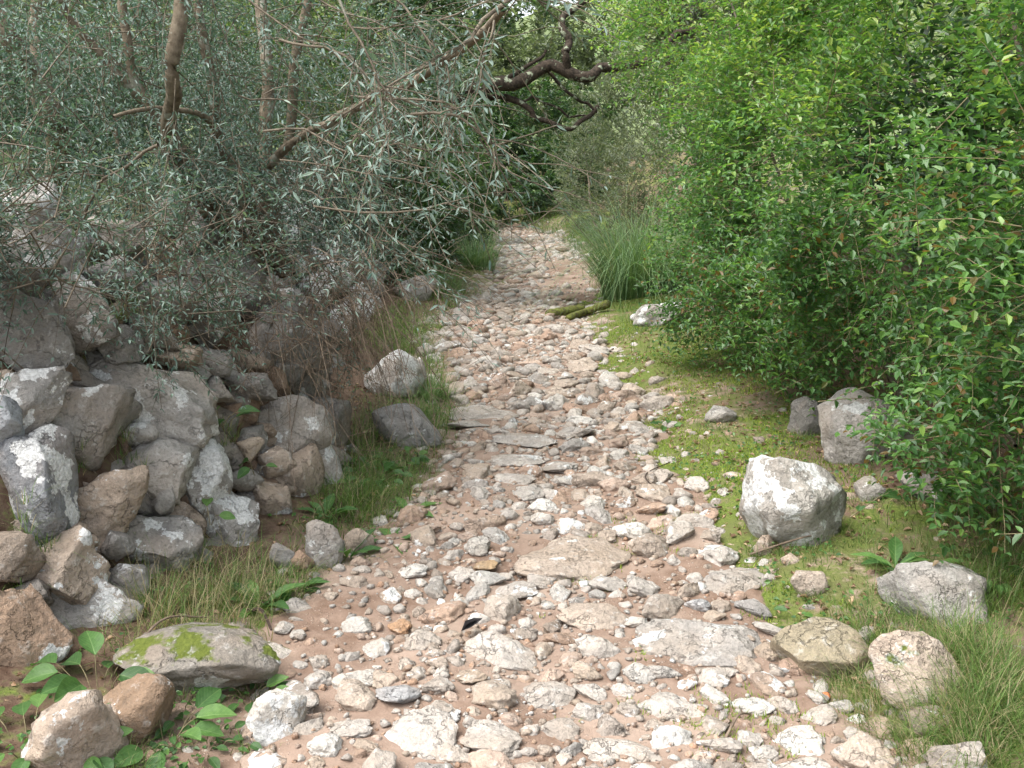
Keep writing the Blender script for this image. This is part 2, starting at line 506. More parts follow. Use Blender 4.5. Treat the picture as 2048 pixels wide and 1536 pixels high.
me = mesh_np('ground', V, [F], [M_GROUND], True, {'green': np.clip(green, 0, 1), 'humus': np.clip(humus, 0, 1), 'meadow': np.clip(meadow, 0, 1)})
link('ground', me, kind='structure')

def edge(x, y):
    """>0 inside the trodden path, in metres"""
    return path_w(y) - np.abs(x - path_c(y)) + 0.2 * noise2(x, y, 1.6, 12) + .09 * noise2(x, y, 6, 14)

def path_z(x, y):
    return H(x, y) - .05 + .068 * sstep(-.14, .1, edge(x, y))

xs = np.arange(-1.5, 1.6, .035); ys = axis([(0.8, 9, .035), (9, 27.2, .1)])
V, F = sheet(xs, ys, path_z)
keep = (edge(V[:, 0], V[:, 1]) > -.2)
F = F[keep[F].all(1)]
me = mesh_np('path', V, [F], [M_PATH], True)
path = link('path', me, kind='structure')

# ------------------------------------------------------------------ rocks
_ico = {}
def ico(sub):
    if sub not in _ico:
        bm = bmesh.new(); bmesh.ops.create_icosphere(bm, subdivisions=sub, radius=1.0)
        _ico[sub] = (np.array([v.co[:] for v in bm.verts]), np.array([[v.index for v in f.verts] for f in bm.faces]))
        bm.free()
    return _ico[sub]

def rock_verts(seed, sub, cuts=7, rough=.16, lo=.5, hi=.85, keepf=.9, fine=.35):
    V, F = ico(sub); V = V.copy()
    r = np.random.default_rng(seed)
    for _ in range(cuts):
        n = norm(r.normal(size=3)); dd = r.uniform(lo, hi)
        s = V @ n
        V -= np.clip(s - dd, 0, None)[:, None] * n * keepf
    off = r.uniform(-50, 50, 3)
    k = 1 + rough * fbm(V * 1.5 + off, 3, seed % 97)
    if sub >= 3:
        k = k + rough * fine * fbm(V * 5.2 + off, 3, seed % 89)
        rid = 1 - np.abs(vnoise(V * np.array([3, 3, 6.0]) + off, 5))
        k = k - rough * fine * .9 * np.clip(rid - .82, 0, 1) * 4
    V = V * k[:, None]
    lo_, hi_ = V.min(0), V.max(0)
    return (V - (lo_ + hi_) / 2) / (hi_ - lo_), F

def rock_mesh(name, seed, sub, mat, **k):
    V, F = rock_verts(seed, sub, **k)
    return mesh_np(name, V, [F], [mat], True)

def frame_facing(p, roll=0.0, tilt=0.0, yaw=0.0):
    """local X to the camera's right, local Y away from it, then rolled in the picture"""
    a = math.atan2(p[0] - CAM[0], p[1] - CAM[1])
    return Matrix.Rotation(-a + yaw, 4, 'Z') @ Matrix.Rotation(math.radians(tilt), 4, 'X') @ Matrix.Rotation(math.radians(roll), 4, 'Y')

GREY = (.315, .302, .28); BLUE = (.27, .285, .30); TAN = (.36, .295, .235); PINK = (.40, .335, .275); PALE = (.43, .395, .355); BRWN = (.29, .205, .145); DARK = (.22, .21, .195)
OLIVE = (.27, .235, .165); WHITE = (.54, .52, .48)

# ---- the dry stone wall: px centre, size, roll, colour, lichen
WALL = [
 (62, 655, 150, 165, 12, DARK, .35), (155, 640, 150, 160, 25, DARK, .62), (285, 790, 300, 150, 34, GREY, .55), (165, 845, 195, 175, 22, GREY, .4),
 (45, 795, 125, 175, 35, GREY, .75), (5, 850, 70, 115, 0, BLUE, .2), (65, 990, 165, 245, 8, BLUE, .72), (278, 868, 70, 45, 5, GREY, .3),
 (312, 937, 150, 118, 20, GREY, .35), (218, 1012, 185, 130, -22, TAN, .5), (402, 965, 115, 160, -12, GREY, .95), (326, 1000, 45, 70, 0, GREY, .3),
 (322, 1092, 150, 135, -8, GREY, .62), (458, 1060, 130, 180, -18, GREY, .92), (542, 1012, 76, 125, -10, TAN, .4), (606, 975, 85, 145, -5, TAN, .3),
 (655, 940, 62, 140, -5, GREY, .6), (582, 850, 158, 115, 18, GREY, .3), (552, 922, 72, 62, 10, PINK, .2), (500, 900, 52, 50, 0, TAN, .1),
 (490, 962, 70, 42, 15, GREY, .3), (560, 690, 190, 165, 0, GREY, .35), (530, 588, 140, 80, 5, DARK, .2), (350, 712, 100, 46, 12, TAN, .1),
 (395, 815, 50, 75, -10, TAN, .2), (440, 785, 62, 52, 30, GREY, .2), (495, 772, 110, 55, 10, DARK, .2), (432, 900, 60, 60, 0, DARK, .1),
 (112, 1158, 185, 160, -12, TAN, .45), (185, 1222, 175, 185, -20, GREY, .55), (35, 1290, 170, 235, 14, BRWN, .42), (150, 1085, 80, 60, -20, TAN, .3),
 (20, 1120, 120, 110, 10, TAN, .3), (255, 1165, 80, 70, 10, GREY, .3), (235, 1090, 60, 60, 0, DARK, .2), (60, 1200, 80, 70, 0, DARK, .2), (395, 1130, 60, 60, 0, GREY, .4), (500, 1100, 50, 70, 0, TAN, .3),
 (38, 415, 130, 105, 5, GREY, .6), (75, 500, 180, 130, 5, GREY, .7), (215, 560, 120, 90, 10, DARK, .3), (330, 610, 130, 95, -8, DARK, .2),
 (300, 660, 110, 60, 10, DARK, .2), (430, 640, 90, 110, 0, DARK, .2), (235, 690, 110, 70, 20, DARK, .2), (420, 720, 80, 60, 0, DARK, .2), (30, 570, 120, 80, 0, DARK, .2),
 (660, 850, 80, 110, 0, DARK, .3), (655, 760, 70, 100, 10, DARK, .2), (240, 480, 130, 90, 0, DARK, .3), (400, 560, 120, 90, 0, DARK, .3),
]
wall_base = gpt(460, 1150)[0]
wall = link('dry_stone_wall', None, None, 'tumbled dry stone wall of grey limestone blocks along the left of the path', 'stone wall', loc=wall_base)
wb = Vector(wall_base)
for k, (px, py, pw, ph, roll, c, lich) in enumerate(WALL):
    p, t = wallpt(px, py)
    sw, sh = pw * t / FPX * 1.13, ph * t / FPX * 1.13
    dep = .68 * (sw + sh) / 2 + .04
    fwd = norm(ray(px, py))
    q = p + fwd * dep * .22
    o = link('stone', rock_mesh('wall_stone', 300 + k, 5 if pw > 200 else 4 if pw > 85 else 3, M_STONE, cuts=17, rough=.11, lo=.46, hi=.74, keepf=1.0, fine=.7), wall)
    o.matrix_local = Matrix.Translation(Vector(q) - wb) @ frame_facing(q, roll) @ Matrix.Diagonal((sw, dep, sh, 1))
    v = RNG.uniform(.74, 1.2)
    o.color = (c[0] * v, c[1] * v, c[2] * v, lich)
CH = [rock_mesh('chink_stone_%d' % i, 750 + i, 3, M_STONE, cuts=12, rough=.14, lo=.42, hi=.75, keepf=1.0) for i in range(8)]
for j in range(200):
    px, py = RNG.uniform(0, 690), RNG.uniform(560, 1190)
    if py > 1330 - .35 * px or py < 520 + .15 * px: continue
    p, t = wallpt(px, py)
    s_ = RNG.uniform(.09, .19)
    q = p + norm(ray(px, py)) * RNG.uniform(.13, .2)
    o = link('stone', CH[j % 8], wall)
    o.matrix_local = Matrix.Translation(Vector(q) - wb) @ frame_facing(q, RNG.uniform(-60, 60), RNG.uniform(-30, 30), RNG.uniform(-.6, .6)) @ Matrix.Diagonal((s_ * 1.2, s_, s_ * .8, 1))
    c = (TAN, DARK, GREY, BRWN)[j % 4]; v = RNG.uniform(.75, 1.05)
    o.color = (c[0] * v, c[1] * v, c[2] * v, .2)
# the same wall going on behind the shrub: courses along its face
for y0 in np.arange(5.2, 15.5, .30):
    for z0 in np.arange(.1, 1.25, .27):
        y_ = y0 + RNG.uniform(-.1, .1); z_ = z0 + RNG.uniform(-.07, .07)
        if RNG.random() < .12: continue
        x_ = float(wall_x(y_)) - .5 * z_ / .946 - .06
        o = link('stone', bpy.data.meshes.get('wall_course_stone_%d' % (k % 8)) or rock_mesh('wall_course_stone_%d' % (k % 8), 600 + k % 8, 3, M_STONE, cuts=10, rough=.12), wall)
        k += 1
        s_ = RNG.uniform(.26, .46); 
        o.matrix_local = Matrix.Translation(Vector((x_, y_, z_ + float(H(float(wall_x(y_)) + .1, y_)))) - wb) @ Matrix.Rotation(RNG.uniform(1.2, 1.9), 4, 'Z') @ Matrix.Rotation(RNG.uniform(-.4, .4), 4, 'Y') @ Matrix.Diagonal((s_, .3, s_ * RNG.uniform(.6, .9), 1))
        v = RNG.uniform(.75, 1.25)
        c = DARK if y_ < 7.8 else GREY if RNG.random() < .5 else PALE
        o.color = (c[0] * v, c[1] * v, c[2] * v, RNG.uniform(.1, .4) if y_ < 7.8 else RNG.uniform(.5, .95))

# ---- boulders standing by themselves: px of the base centre, width, height, depth factor, roll, colour, lichen, mossy
BOULDERS = [
 ('boulder', 1578, 1098, 195, 172, .9, 4, (.33, .315, .285), .78, 0, 'large pale grey boulder splashed with white lichen on the mossy bank'),
 ('boulder', 1728, 928, 170, 150, .8, -14, (.38, .36, .335), .35, 0, 'tall furrowed grey boulder half under the glossy green bush'),
 ('boulder', 1620, 872, 85, 72, .9, 0, DARK, .3, 0, 'small dark boulder tucked against the taller furrowed one under the bush'),
 ('boulder', 1868, 1242, 220, 108, .9, 8, GREY, .4, 0, 'broad grey boulder with a peaked top sunk in the grass'),
 ('boulder', 1822, 1412, 175, 128, .9, 6, PINK, .4, 1, 'blocky pinkish boulder with moss spots among the grass'),
 ('slab', 1640, 1362, 185, 105, .8, 22, OLIVE, .1, 0, 'smooth olive brown slab tilted at the path edge'),
 ('boulder', 1318, 652, 105, 48, 1.0, -24, GREY, .7, 0, 'pale weathered rock leaning out of the bank below the tussock'),
 ('slab', 400, 1392, 300, 105, .9, 4, (.21, .195, .17), .5, 2, 'flat grey slab with bright green moss cushions at the wall foot'),
 ('boulder', 170, 1545, 190, 160, .8, 20, TAN, .45, 0, 'tan limestone block with a chipped pale end in the bottom corner'),
 ('boulder', 278, 1485, 150, 125, .8, 8, (.24, .165, .11), .15, 0, 'square red-brown block caked in earth beside the herbs'),
 ('boulder', 557, 1485, 115, 90, .9, 0, (.46, .43, .385), .7, 0, 'knobbly white limestone lump at the left edge of the path'),
 ('boulder', 790, 795, 112, 92, .9, 12, PALE, .95, 0, 'pale boulder whitened by lichen beside the path and wall'),
 ('boulder', 836, 778, 34, 60, 1.2, -8, PALE, .7, 0, 'narrow upright stone pressed against the lichen-white boulder'),
 ('slab', 812, 892, 140, 78, .55, 32, (.27, .265, .255), .2, 0, 'smooth dark grey slab leaning towards the path'),
 ('boulder', 1850, 1475, 105, 48, .8, -12, (.28, .235, .19), .4, 0, 'low tan rock nearly hidden in dry grass'),
 ('boulder', 1905, 1550, 120, 64, .8, -10, (.33, .3, .265), .45, 0, 'pale rock cut off by the bottom edge among dry grass'),
 ('boulder', 1842, 1000, 100, 48, .9, 0, DARK, .3, 0, 'long low stone in the shade under the bush'),
 ('boulder', 1738, 1000, 60, 45, .9, 0, GREY, .4, 1, 'small grey stone in leaf litter below the bush'),
 ('boulder', 652, 1135, 75, 95, .8, -6, GREY, .4, 0, 'upright grey rock between the wall foot and the herbs'),
 ('boulder', 566, 1140, 48, 56, .8, 0, GREY, .3, 0, 'small rounded grey rock at the wall foot'),
 ('boulder', 605, 1140, 46, 38, .8, 0, BRWN, .1, 0, 'small brown rock beside the rounded grey one'),
 ('boulder', 720, 1110, 60, 50, .8, 10, TAN, .2, 0, 'brownish rock behind the leafy rosette by the wall'),
 ('boulder', 1440, 845, 60, 28, .9, 0, GREY, .4, 0, 'small flat stone lying on the mossy bank'),
 ('boulder', 830, 600, 75, 55, .9, 32, GREY, .4, 0, 'slanting grey block where the grass meets the far wall'),
 ('boulder', 1620, 1190, 62, 52, .7, -35, PINK, .3, 0, 'thin pinkish shard standing on the moss'),
 ('boulder', 1528, 1110, 40, 40, .7, 0, TAN, .2, 0, 'small tan stone at the foot of the lichened boulder'),
]
for k, (nm, px, py, pw, ph, df, roll, c, lich, mo, lab) in enumerate(BOULDERS):
    p, t = gpt(px, min(py, 1530))
    if py > 1530:
        r = ray(px, py); tt = (p[2] - CAM[2]) / r[2]; p = CAM + r * tt; t = tt
    sw, sh = pw * t / FPX, ph * t / FPX
    dep = df * sw
    slabby = nm == 'slab'
    mat = (M_STONE, M_MOSSY, M_CUSHION)[mo]
    me = rock_mesh(nm, (1500 if k in (11, 12, 13) else 900) + k, 5 if pw > 250 else 4 if pw > 70 else 3, mat, cuts=14 if not slabby else 9, rough=.10 if slabby else .13, lo=.5, hi=.8, fine=.25 if slabby else .5)
    fwd = np.array([p[0], p[1], 0]); fwd = fwd / np.linalg.norm(fwd)
    q = p + fwd * dep * .35
    q[2] = p[2] + sh * .34
    o = link(nm, me, None, lab, 'slab' if slabby else 'boulder')
    o.matrix_world = Matrix.Translation(Vector(q)) @ frame_facing(q, roll, -12 if slabby else 0) @ Matrix.Diagonal((sw * 1.08, dep, sh * 1.34, 1))
    o.color = (*c, lich)

# ---- stones of the path: the large ones from the photograph, then a fill
KEY = [
 (1150, 1125, 240, 110, 0, PINK), (1400, 1285, 260, 110, 8, GREY), (1000, 1310, 150, 80, 8, PALE), (1030, 1190, 95, 48, -18, PALE), (845, 1285, 75, 62, 20, PALE),
 (795, 1262, 52, 44, 10, (.42, .24, .13)), (825, 1148, 60, 46, 0, WHITE), (968, 1140, 54, 36, 8, (.40, .28, .16)), (712, 1395, 90, 98, 0, PINK), (800, 1398, 95, 55, -28, BLUE),
 (880, 1432, 80, 72, 0, GREY), (835, 1478, 155, 120, -12, PALE), (985, 1400, 95, 72, -15, PINK), (1085, 1405, 130, 66, 10, GREY), (985, 1482, 120, 84, 10, PALE),
 (628, 1368, 58, 64, 20, PALE), (692, 1466, 105, 46, 6, PALE), (770, 1368, 54, 46, 0, PINK), (808, 1335, 44, 40, 0, PALE), (1345, 1420, 145, 70, 4, PALE),
 (1500, 1418, 100, 54, -12, WHITE), (1430, 1368, 62, 42, 8, PALE), (1480, 1168, 135, 66, -5, GREY), (1440, 1118, 92, 52, 5, PALE), (1505, 1222, 68, 44, -8, DARK),
 (1272, 1250, 48, 42, 0, WHITE), (1190, 1240, 150, 66, 5, PINK), (1600, 1492, 115, 72, 12, WHITE), (1500, 1482, 52, 64, -20, PALE), (1722, 1484, 54, 44, -10, PALE),
 (1712, 1442, 38, 30, 0, PALE), (1250, 1512, 170, 66, 4, PALE), (900, 1520, 90, 40, 8, PALE), (1050, 995, 84, 38, 4, PALE), (960, 990, 48, 48, 20, PALE),
 (1030, 965, 85, 26, 0, PALE), (1300, 1026, 62, 36, -8, (.46, .33, .25)), (1312, 992, 74, 48, 6, PINK), (1200, 1036, 58, 46, 0, GREY), (968, 828, 140, 40, 4, PALE),
 (935, 852, 88, 24, 4, PALE), (1050, 885, 130, 36, 2, GREY), (1030, 925, 120, 32, 3, PALE), (1132, 770, 54, 32, 0, PINK), (1165, 735, 64, 32, 10, PINK),
 (1362, 880, 58, 34, -8, PALE), (1150, 868, 76, 44, -5, GREY), (1270, 860, 64, 34, 0, GREY), (1120, 940, 76, 34, 5, GREY), (1190, 700, 66, 30, 5, PALE),
 (1560, 1200, 42, 34, 0, PALE), (1590, 1225, 46, 40, 0, PALE), (1640, 1440, 70, 50, 0, PALE), (1570, 1415, 60, 52, 10, PALE), (1395, 1215, 50, 48, 0, BLUE), (1430, 1240, 46, 30, 0, PINK),
 (1545, 1270, 74, 34, 8, PALE), (1535, 1310, 60, 60, 12, TAN), (1290, 1180, 70, 60, 0, PALE), (940, 1360, 76, 46, 8, TAN), (872, 1332, 46, 48, 0, PINK), (1085, 1170, 60, 42, 0, PALE),
 (1220, 1175, 80, 46, 6, PALE), (1120, 1470, 90, 50, 5, GREY), (1180, 1395, 70, 40, 5, PALE), (1600, 1545, 120, 50, 0, PALE), (1440, 1500, 90, 46, 5, PALE), (730, 1500, 60, 34, 0, TAN),
 (590, 1222, 60, 34, -8, GREY), (560, 1262, 48, 34, 10, PALE), (596, 1278, 34, 22, 0, WHITE), (780, 1200, 46, 36, 15, TAN), (660, 1200, 30, 22, 0, PINK),
]
PROT = [rock_mesh('path_stone_%d' % i, 50 + i, 4, M_TROD, cuts=9, rough=.17, lo=.45, hi=.8, keepf=.8, fine=.5) for i in range(16)]
stones = []      # x, y, w, d, h, yaw, colour, sink
for px, py, pw, ph, roll, c in KEY:
    p, t = gpt(px, min(py + ph * .3, 1534))
    if py + ph * .3 > 1534:
        r = ray(px, py + ph * .3); tt = (p[2] - CAM[2]) / r[2]; p = CAM + r * tt; t = tt
    sw = pw * t / FPX; dv = ph * t / FPX
    el = math.atan2(CAM[2] - p[2], p[1])
    h_ = min(sw, dv) * (.62 if pw < 100 else .5)
    dep = min(max((dv - h_ * .5 * math.cos(el)) / math.sin(el), sw * .5), sw * 1.1)
    stones.append((p[0], p[1] + dep * .25, sw * 1.04, dep, h_, math.radians(-roll * 1.2), {GREY: (.36, .335, .305), DARK: (.28, .265, .25), BLUE: (.33, .33, .33)}.get(c, c), .38 if pw < 100 else .5))
big_area = list(stones)
cell = {}
def cells(x, y): return (int(x // .12), int(y // .12))
def put(s):
    cell.setdefault(cells(s[0], s[1]), []).append(s)
def clash(x, y, r, f=.88):
    ci, cj = cells(x, y)
    for i in range(ci - 2, ci + 3):
        for j in range(cj - 2, cj + 3):
            for s in cell.get((i, j), ()):
                rr = (s[2] + s[3]) * .25
                if (s[0] - x) ** 2 + (s[1] - y) ** 2 < ((rr + r) * f) ** 2: return True
    return False
for s in stones: put(s)
PCOLS = [PALE, PALE, PINK, WHITE, (.37, .35, .32), PINK, (.40, .31, .25), (.37, .265, .2), PALE, (.34, .3, .26)]
cand = 34000
cy = 1.9 + (RNG.random(cand) ** 1.35) * 22.0
cx = path_c(cy) + RNG.uniform(-1.0, 1.0, cand) * (path_w(cy) + .22)
ee = edge(cx, cy)
rocky = noise2(cx, cy, .9, 77)
cr = np.exp(RNG.normal(math.log(.0215), .5, cand))
cr = np.clip(cr, .011, .085)
# larger stones along the crown of the track
cr = cr * (1 + .25 * sstep(-.2, .5, rocky)) * np.where(cy > 9, 1.1, 1)
order = np.argsort(-cr)
bares = noise2(cx, cy, 1.7, 55)
for i in order:
    x, y, r = cx[i], cy[i], cr[i]
    if ee[i] < -.04 and RNG.random() < .8: continue
    bare = bares[i]
    if bare > .34 and r > .016 and RNG.random() < .75: continue
    if y > 10.5 and ((y - 12.9) / 1.7) ** 2 + ((x - .85) / .55) ** 2 < 1 + .6 * bares[i] and RNG.random() < .93: continue
    if 12.2 < y < 13.4 and RNG.random() < .6: continue
    if 2.4 < y < 3.6 and x < -.42 + .1 * math.sin(y * 3) and RNG.random() < .62: continue
    # not inside one of the large slabs
    if any(abs(x - s[0]) < s[2] * .5 and abs(y - s[1]) < s[3] * .5 for s in big_area): continue
    if clash(x, y, r): continue
    asp = RNG.uniform(.7, 1.35)
    c = PCOLS[RNG.integers(len(PCOLS))]; v = RNG.uniform(.8, 1.15)
    s = (x, y, 2 * r * asp, 2 * r / asp, 2 * r * RNG.uniform(.5, .8), RNG.uniform(0, 6.3), (c[0] * v, c[1] * v, c[2] * v), RNG.uniform(.36, .6))
    stones.append(s); put(s)
size = np.array([(s[2] + s[3]) / max(s[1] * .97 + .3, 1) for s in stones])
rank = np.argsort(-size)
single = [i for i in rank if (project(np.array([stones[i][0], stones[i][1], 0.05]))[1] < 1590)][:300]
for j, i in enumerate(single):
    x, y, sw, sd_, sh, yaw, c, sink = stones[i]
    if sw > .26: me = rock_mesh('path_slab', 2000 + j, 4, M_TROD, cuts=6, rough=.22, lo=.5, hi=.85, fine=.42)
    else: me = PROT[j % len(PROT)]
    o = link('stone', me, path)
    z = float(path_z(np.array([x]), np.array([y]))[0]) + sh * (.5 - sink)
    tl = 0 if sw > .3 else .22
    o.matrix_world = Matrix.Translation((x, y, z)) @ Matrix.Rotation(yaw, 4, 'Z') @ Matrix.Rotation(RNG.uniform(-tl, tl), 4, 'X') @ Matrix.Rotation(RNG.uniform(-tl, tl), 4, 'Y') @ Matrix.Diagonal((sw, sd_, sh, 1))
    o.color = (*c, RNG.uniform(.1, .5))

def scatter_rocks(name, arr, subs, mat, parent, protos):
    """many stones of arr (x,y,w,d,h,yaw,colour,sink) in one mesh"""
    Vs, Fs, Cs, n = [], [], [], 0
    P = [rock_verts(4000 + i, subs, cuts=8, rough=.2, lo=.42, hi=.78, keepf=.85) for i in range(protos)]
    xs_ = np.array([a[0] for a in arr]); ys_ = np.array([a[1] for a in arr])
    zs_ = np.maximum(path_z(xs_, ys_), H(xs_, ys_) - .01)
    for k, a in enumerate(arr):
        V0, F0 = P[k % protos]
        x, y, sw, sd_, sh, yaw, c, sink = a
        V_ = V0 * np.array([sw, sd_, sh])
        cs, sn = math.cos(yaw), math.sin(yaw)
        V_ = np.stack([V_[:, 0] * cs - V_[:, 1] * sn + x, V_[:, 0] * sn + V_[:, 1] * cs + y, V_[:, 2] + zs_[k] + sh * (.5 - sink) + V_[:, 0] * 0], 1)
        Vs.append(V_); Fs.append(F0 + n); n += len(V_)
        Cs.append(np.tile(np.array([*c, .25]), (len(V_), 1)))
    me = mesh_np(name, np.vstack(Vs), [np.vstack(Fs)], [mat], True, colors=np.vstack(Cs))
    return link(name, me, parent, kind='stuff')

rest = [stones[i] for i in rank if i not in set(single)]
near = [s for s in rest if s[1] < 7.5]; farr = [s for s in rest if s[1] >= 7.5]
scatter_rocks('small_stones', near, 2, M_SMALL, path, 24)
scatter_rocks('distant_stones', [s for s in farr if s[1] < 11], 2, M_SMALL, path, 16)
scatter_rocks('farthest_stones', [s for s in farr if s[1] >= 11], 1, M_SMALL, path, 16)
# gravel: grit between the stones and along the edges
ng = 7800
gy = 1.9 + RNG.random(ng) ** 1.7 * 11; gx = path_c(gy) + RNG.normal(0, .62, ng) * path_w(gy)
ge = edge(gx, gy); gk = (ge > -.18) & (noise2(gx, gy, 2.2, 91) > -.55)
gx, gy = gx[gk], gy[gk]
gr = np.clip(np.exp(RNG.normal(math.log(.0075), .4, len(gx))), .004, .016)
GC = PCOLS + [(.36, .23, .155), (.40, .28, .2)]
arr = []
for x, y, r in zip(gx, gy, gr):
    c = GC[RNG.integers(len(GC))]; v = RNG.uniform(.75, 1.15)
    arr.append((x, y, 2 * r * RNG.uniform(.8, 1.4), 2 * r, 1.5 * r, RNG.uniform(0, 6.3), (c[0] * v, c[1] * v, c[2] * v), .25))
scatter_rocks('gravel', arr, 1, M_SMALL, path, 24)
arr = []
for _ in range(420):
    y = RNG.uniform(2.3, 8.5); r = math.exp(RNG.normal(math.log(.012), .45)); r = min(r, .035)
    if RNG.random() < .7: x = float(path_c(y) + path_w(y)) + abs(RNG.normal(0, .45))
    else: x = float(path_c(y) - path_w(y)) - abs(RNG.normal(0, .22))
    c = GC[RNG.integers(len(GC))]; v = RNG.uniform(.7, 1.05)
    arr.append((x, y, 2 * r * RNG.uniform(.8, 1.4), 2 * r, 1.5 * r, RNG.uniform(0, 6.3), (c[0] * v, c[1] * v, c[2] * v), .4))
scatter_rocks('bank_pebbles', arr, 2, M_SMALL, bpy.data.objects['ground'], 16)

# ------------------------------------------------------------------ leaves, shoots, bushes
def leaf_geo(b, d, n, L, W, fold=.10, curl=.12):
    """N folded pointed leaves: base b, direction d, normal n -> V (6N), F (2N quads)"""
    N = len(b)
    d = norm(d); s = norm(np.cross(n, d)); n = np.cross(d, s)
    L = L[:, None]; W = W[:, None]
    V = np.empty((N, 6, 3))
    V[:, 0] = b
    V[:, 1] = b + d * L * .33 + s * W * .5 + n * W * fold * 2.2
    V[:, 2] = b + d * L * .70 + s * W * .36 + n * (W * fold * 1.6 - L * curl * .3)
    V[:, 3] = b + d * L - n * L * curl
    V[:, 4] = b + d * L * .70 - s * W * .36 + n * (W * fold * 1.6 - L * curl * .3)
    V[:, 5] = b + d * L * .33 - s * W * .5 + n * W * fold * 2.2
    i = np.arange(N)[:, None] * 6
    F = np.concatenate([i + np.array([[0, 1, 2, 3]]), i + np.array([[0, 3, 4, 5]])], 0)
    return V.reshape(-1, 3), F

def unit_leaf(name, mat, ratio, fold=.10, curl=.12):
    V, F = leaf_geo(np.zeros((1, 3)), np.array([[1., 0, 0]]), np.array([[0, 0, 1.]]), np.ones(1), np.array([ratio]), fold, curl)
    return mesh_np(name, V, [F], [mat])

def place_leaf(me, parent, b, d, n, L, name='leaf'):
    d = norm(d); s = norm(np.cross(n, d)); n = np.cross(d, s)
    o = link(name, me, parent)
    pl = np.array(parent.location) if parent else np.zeros(3)
    M = Matrix(((d[0] * L, s[0] * L, n[0] * L, b[0] - pl[0]), (d[1] * L, s[1] * L, n[1] * L, b[1] - pl[1]), (d[2] * L, s[2] * L, n[2] * L, b[2] - pl[2]), (0, 0, 0, 1)))
    o.matrix_local = M
    return o

def shoot_paths(b, d, L, droop, S=6, wob=.06, rng=RNG):
    N = len(b); t = np.linspace(0, 1, S)[None, :, None]
    d = norm(d)
    side = norm(np.cross(d, rng.normal(size=(N, 3))))
    P = b[:, None] + d[:, None] * (L[:, None, None] * t) + side[:, None] * (L[:, None, None] * wob * np.sin(t * 3.1 + rng.uniform(0, 3, (N, 1, 1))))
    P[..., 2] -= (L * droop)[:, None] * (t[..., 0] ** 2)
    return P

def leaves_on(P, K, t0, Ls, Ws, ang=55, flat=.6, up=.8, rng=RNG, jit=.25, pair=True):
    """opposite leaves along every shoot of P (N,S,3)"""
    N, S, _ = P.shape
    T = norm(np.gradient(P, axis=1))
    t = np.linspace(t0, 1, K)[None] + rng.uniform(-.02, .02, (N, K))
    t = np.clip(t, 0, .999) * (S - 1); i = t.astype(int); f = (t - i)[..., None]
    ar = np.arange(N)[:, None]
    pos = P[ar, i] * (1 - f) + P[ar, i + 1] * f
    tan = norm(T[ar, i] * (1 - f) + T[ar, i + 1] * f)
    zup = np.array([0, 0, 1.0])
    side = np.cross(tan, zup); side = norm(side + rng.normal(0, .02, side.shape))
    if not flat:
        side = norm(np.cross(tan, rng.normal(size=tan.shape)))
    # decussate leaves: alternate pairs turn about the stem
    rot = (np.arange(K) % 2)[None, :, None] * (1 - flat) * 1.3 + rng.normal(0, .25, (N, K, 1))
    bi = np.cross(side, tan)
    side = side * np.cos(rot) + bi * np.sin(rot)
    out = []
    a = math.radians(ang)
    for sg in ((1, -1) if pair else (1,)):
        sd2 = side * sg if pair else side * (1 - 2 * (np.arange(K) % 2))[None, :, None]
        dd = tan * math.cos(a) + sd2 * math.sin(a) + rng.normal(0, jit, pos.shape)
        nn = np.cross(dd, np.cross(zup * up + bi * (1 - up), dd)) + rng.normal(0, jit, pos.shape)
        out.append((pos.reshape(-1, 3), dd.reshape(-1, 3), nn.reshape(-1, 3)))
    b_ = np.vstack([o[0] for o in out]); d_ = np.vstack([o[1] for o in out]); n_ = np.vstack([o[2] for o in out])
    M = len(b_)
    L = rng.uniform(Ls[0], Ls[1], M); W = L * rng.uniform(Ws[0], Ws[1], M)
    tt = np.tile(np.linspace(t0, 1, K)[None], (N, 1)).reshape(-1); tt = np.tile(tt, len(out))
    L = L * (1 - .35 * sstep(.85, 1.0, tt))
    return b_, d_, n_, L, W

def blob_points(blobs, N, f0, f1, rng, seed, gap=-1.0, gscale=1.6, cull=None, wob=.22):
    B = np.array([b[0] for b in blobs], float); R = np.array([b[1] for b in blobs], float)
    wgt = np.array([r[0] * r[1] + r[1] * r[2] + r[0] * r[2] for r in R]); wgt /= wgt.sum()
    pts, nrm = [], []
    got = 0
    for _ in range(40):
        k = rng.choice(len(B), N, p=wgt)
        u = norm(rng.normal(size=(N, 3)))
        f = rng.uniform(f0, f1, N) 
        p = B[k] + R[k] * u * f[:, None]
        p = p + wob * np.stack([fbm(p * 1.7, 2, seed + j) for j in range(3)], 1)
        n = norm(u / R[k])
        inside = np.zeros(N, bool)
        for j in range(len(B)):
            q = np.linalg.norm((p - B[j]) / R[j], axis=1)
            inside |= (q < f0 * .9) & (k != j)
        ok = ~inside & (p[:, 2] > H(p[:, 0], p[:, 1]) + .03)
        if gap > -1: ok &= fbm(p * gscale + 9.1, 3, seed + 11) > gap
        if cull is not None: ok &= cull(p, n, rng)
        pts.append(p[ok]); nrm.append(n[ok]); got += ok.sum()
        if got >= N: break
    return np.vstack(pts)[:N], np.vstack(nrm)[:N]

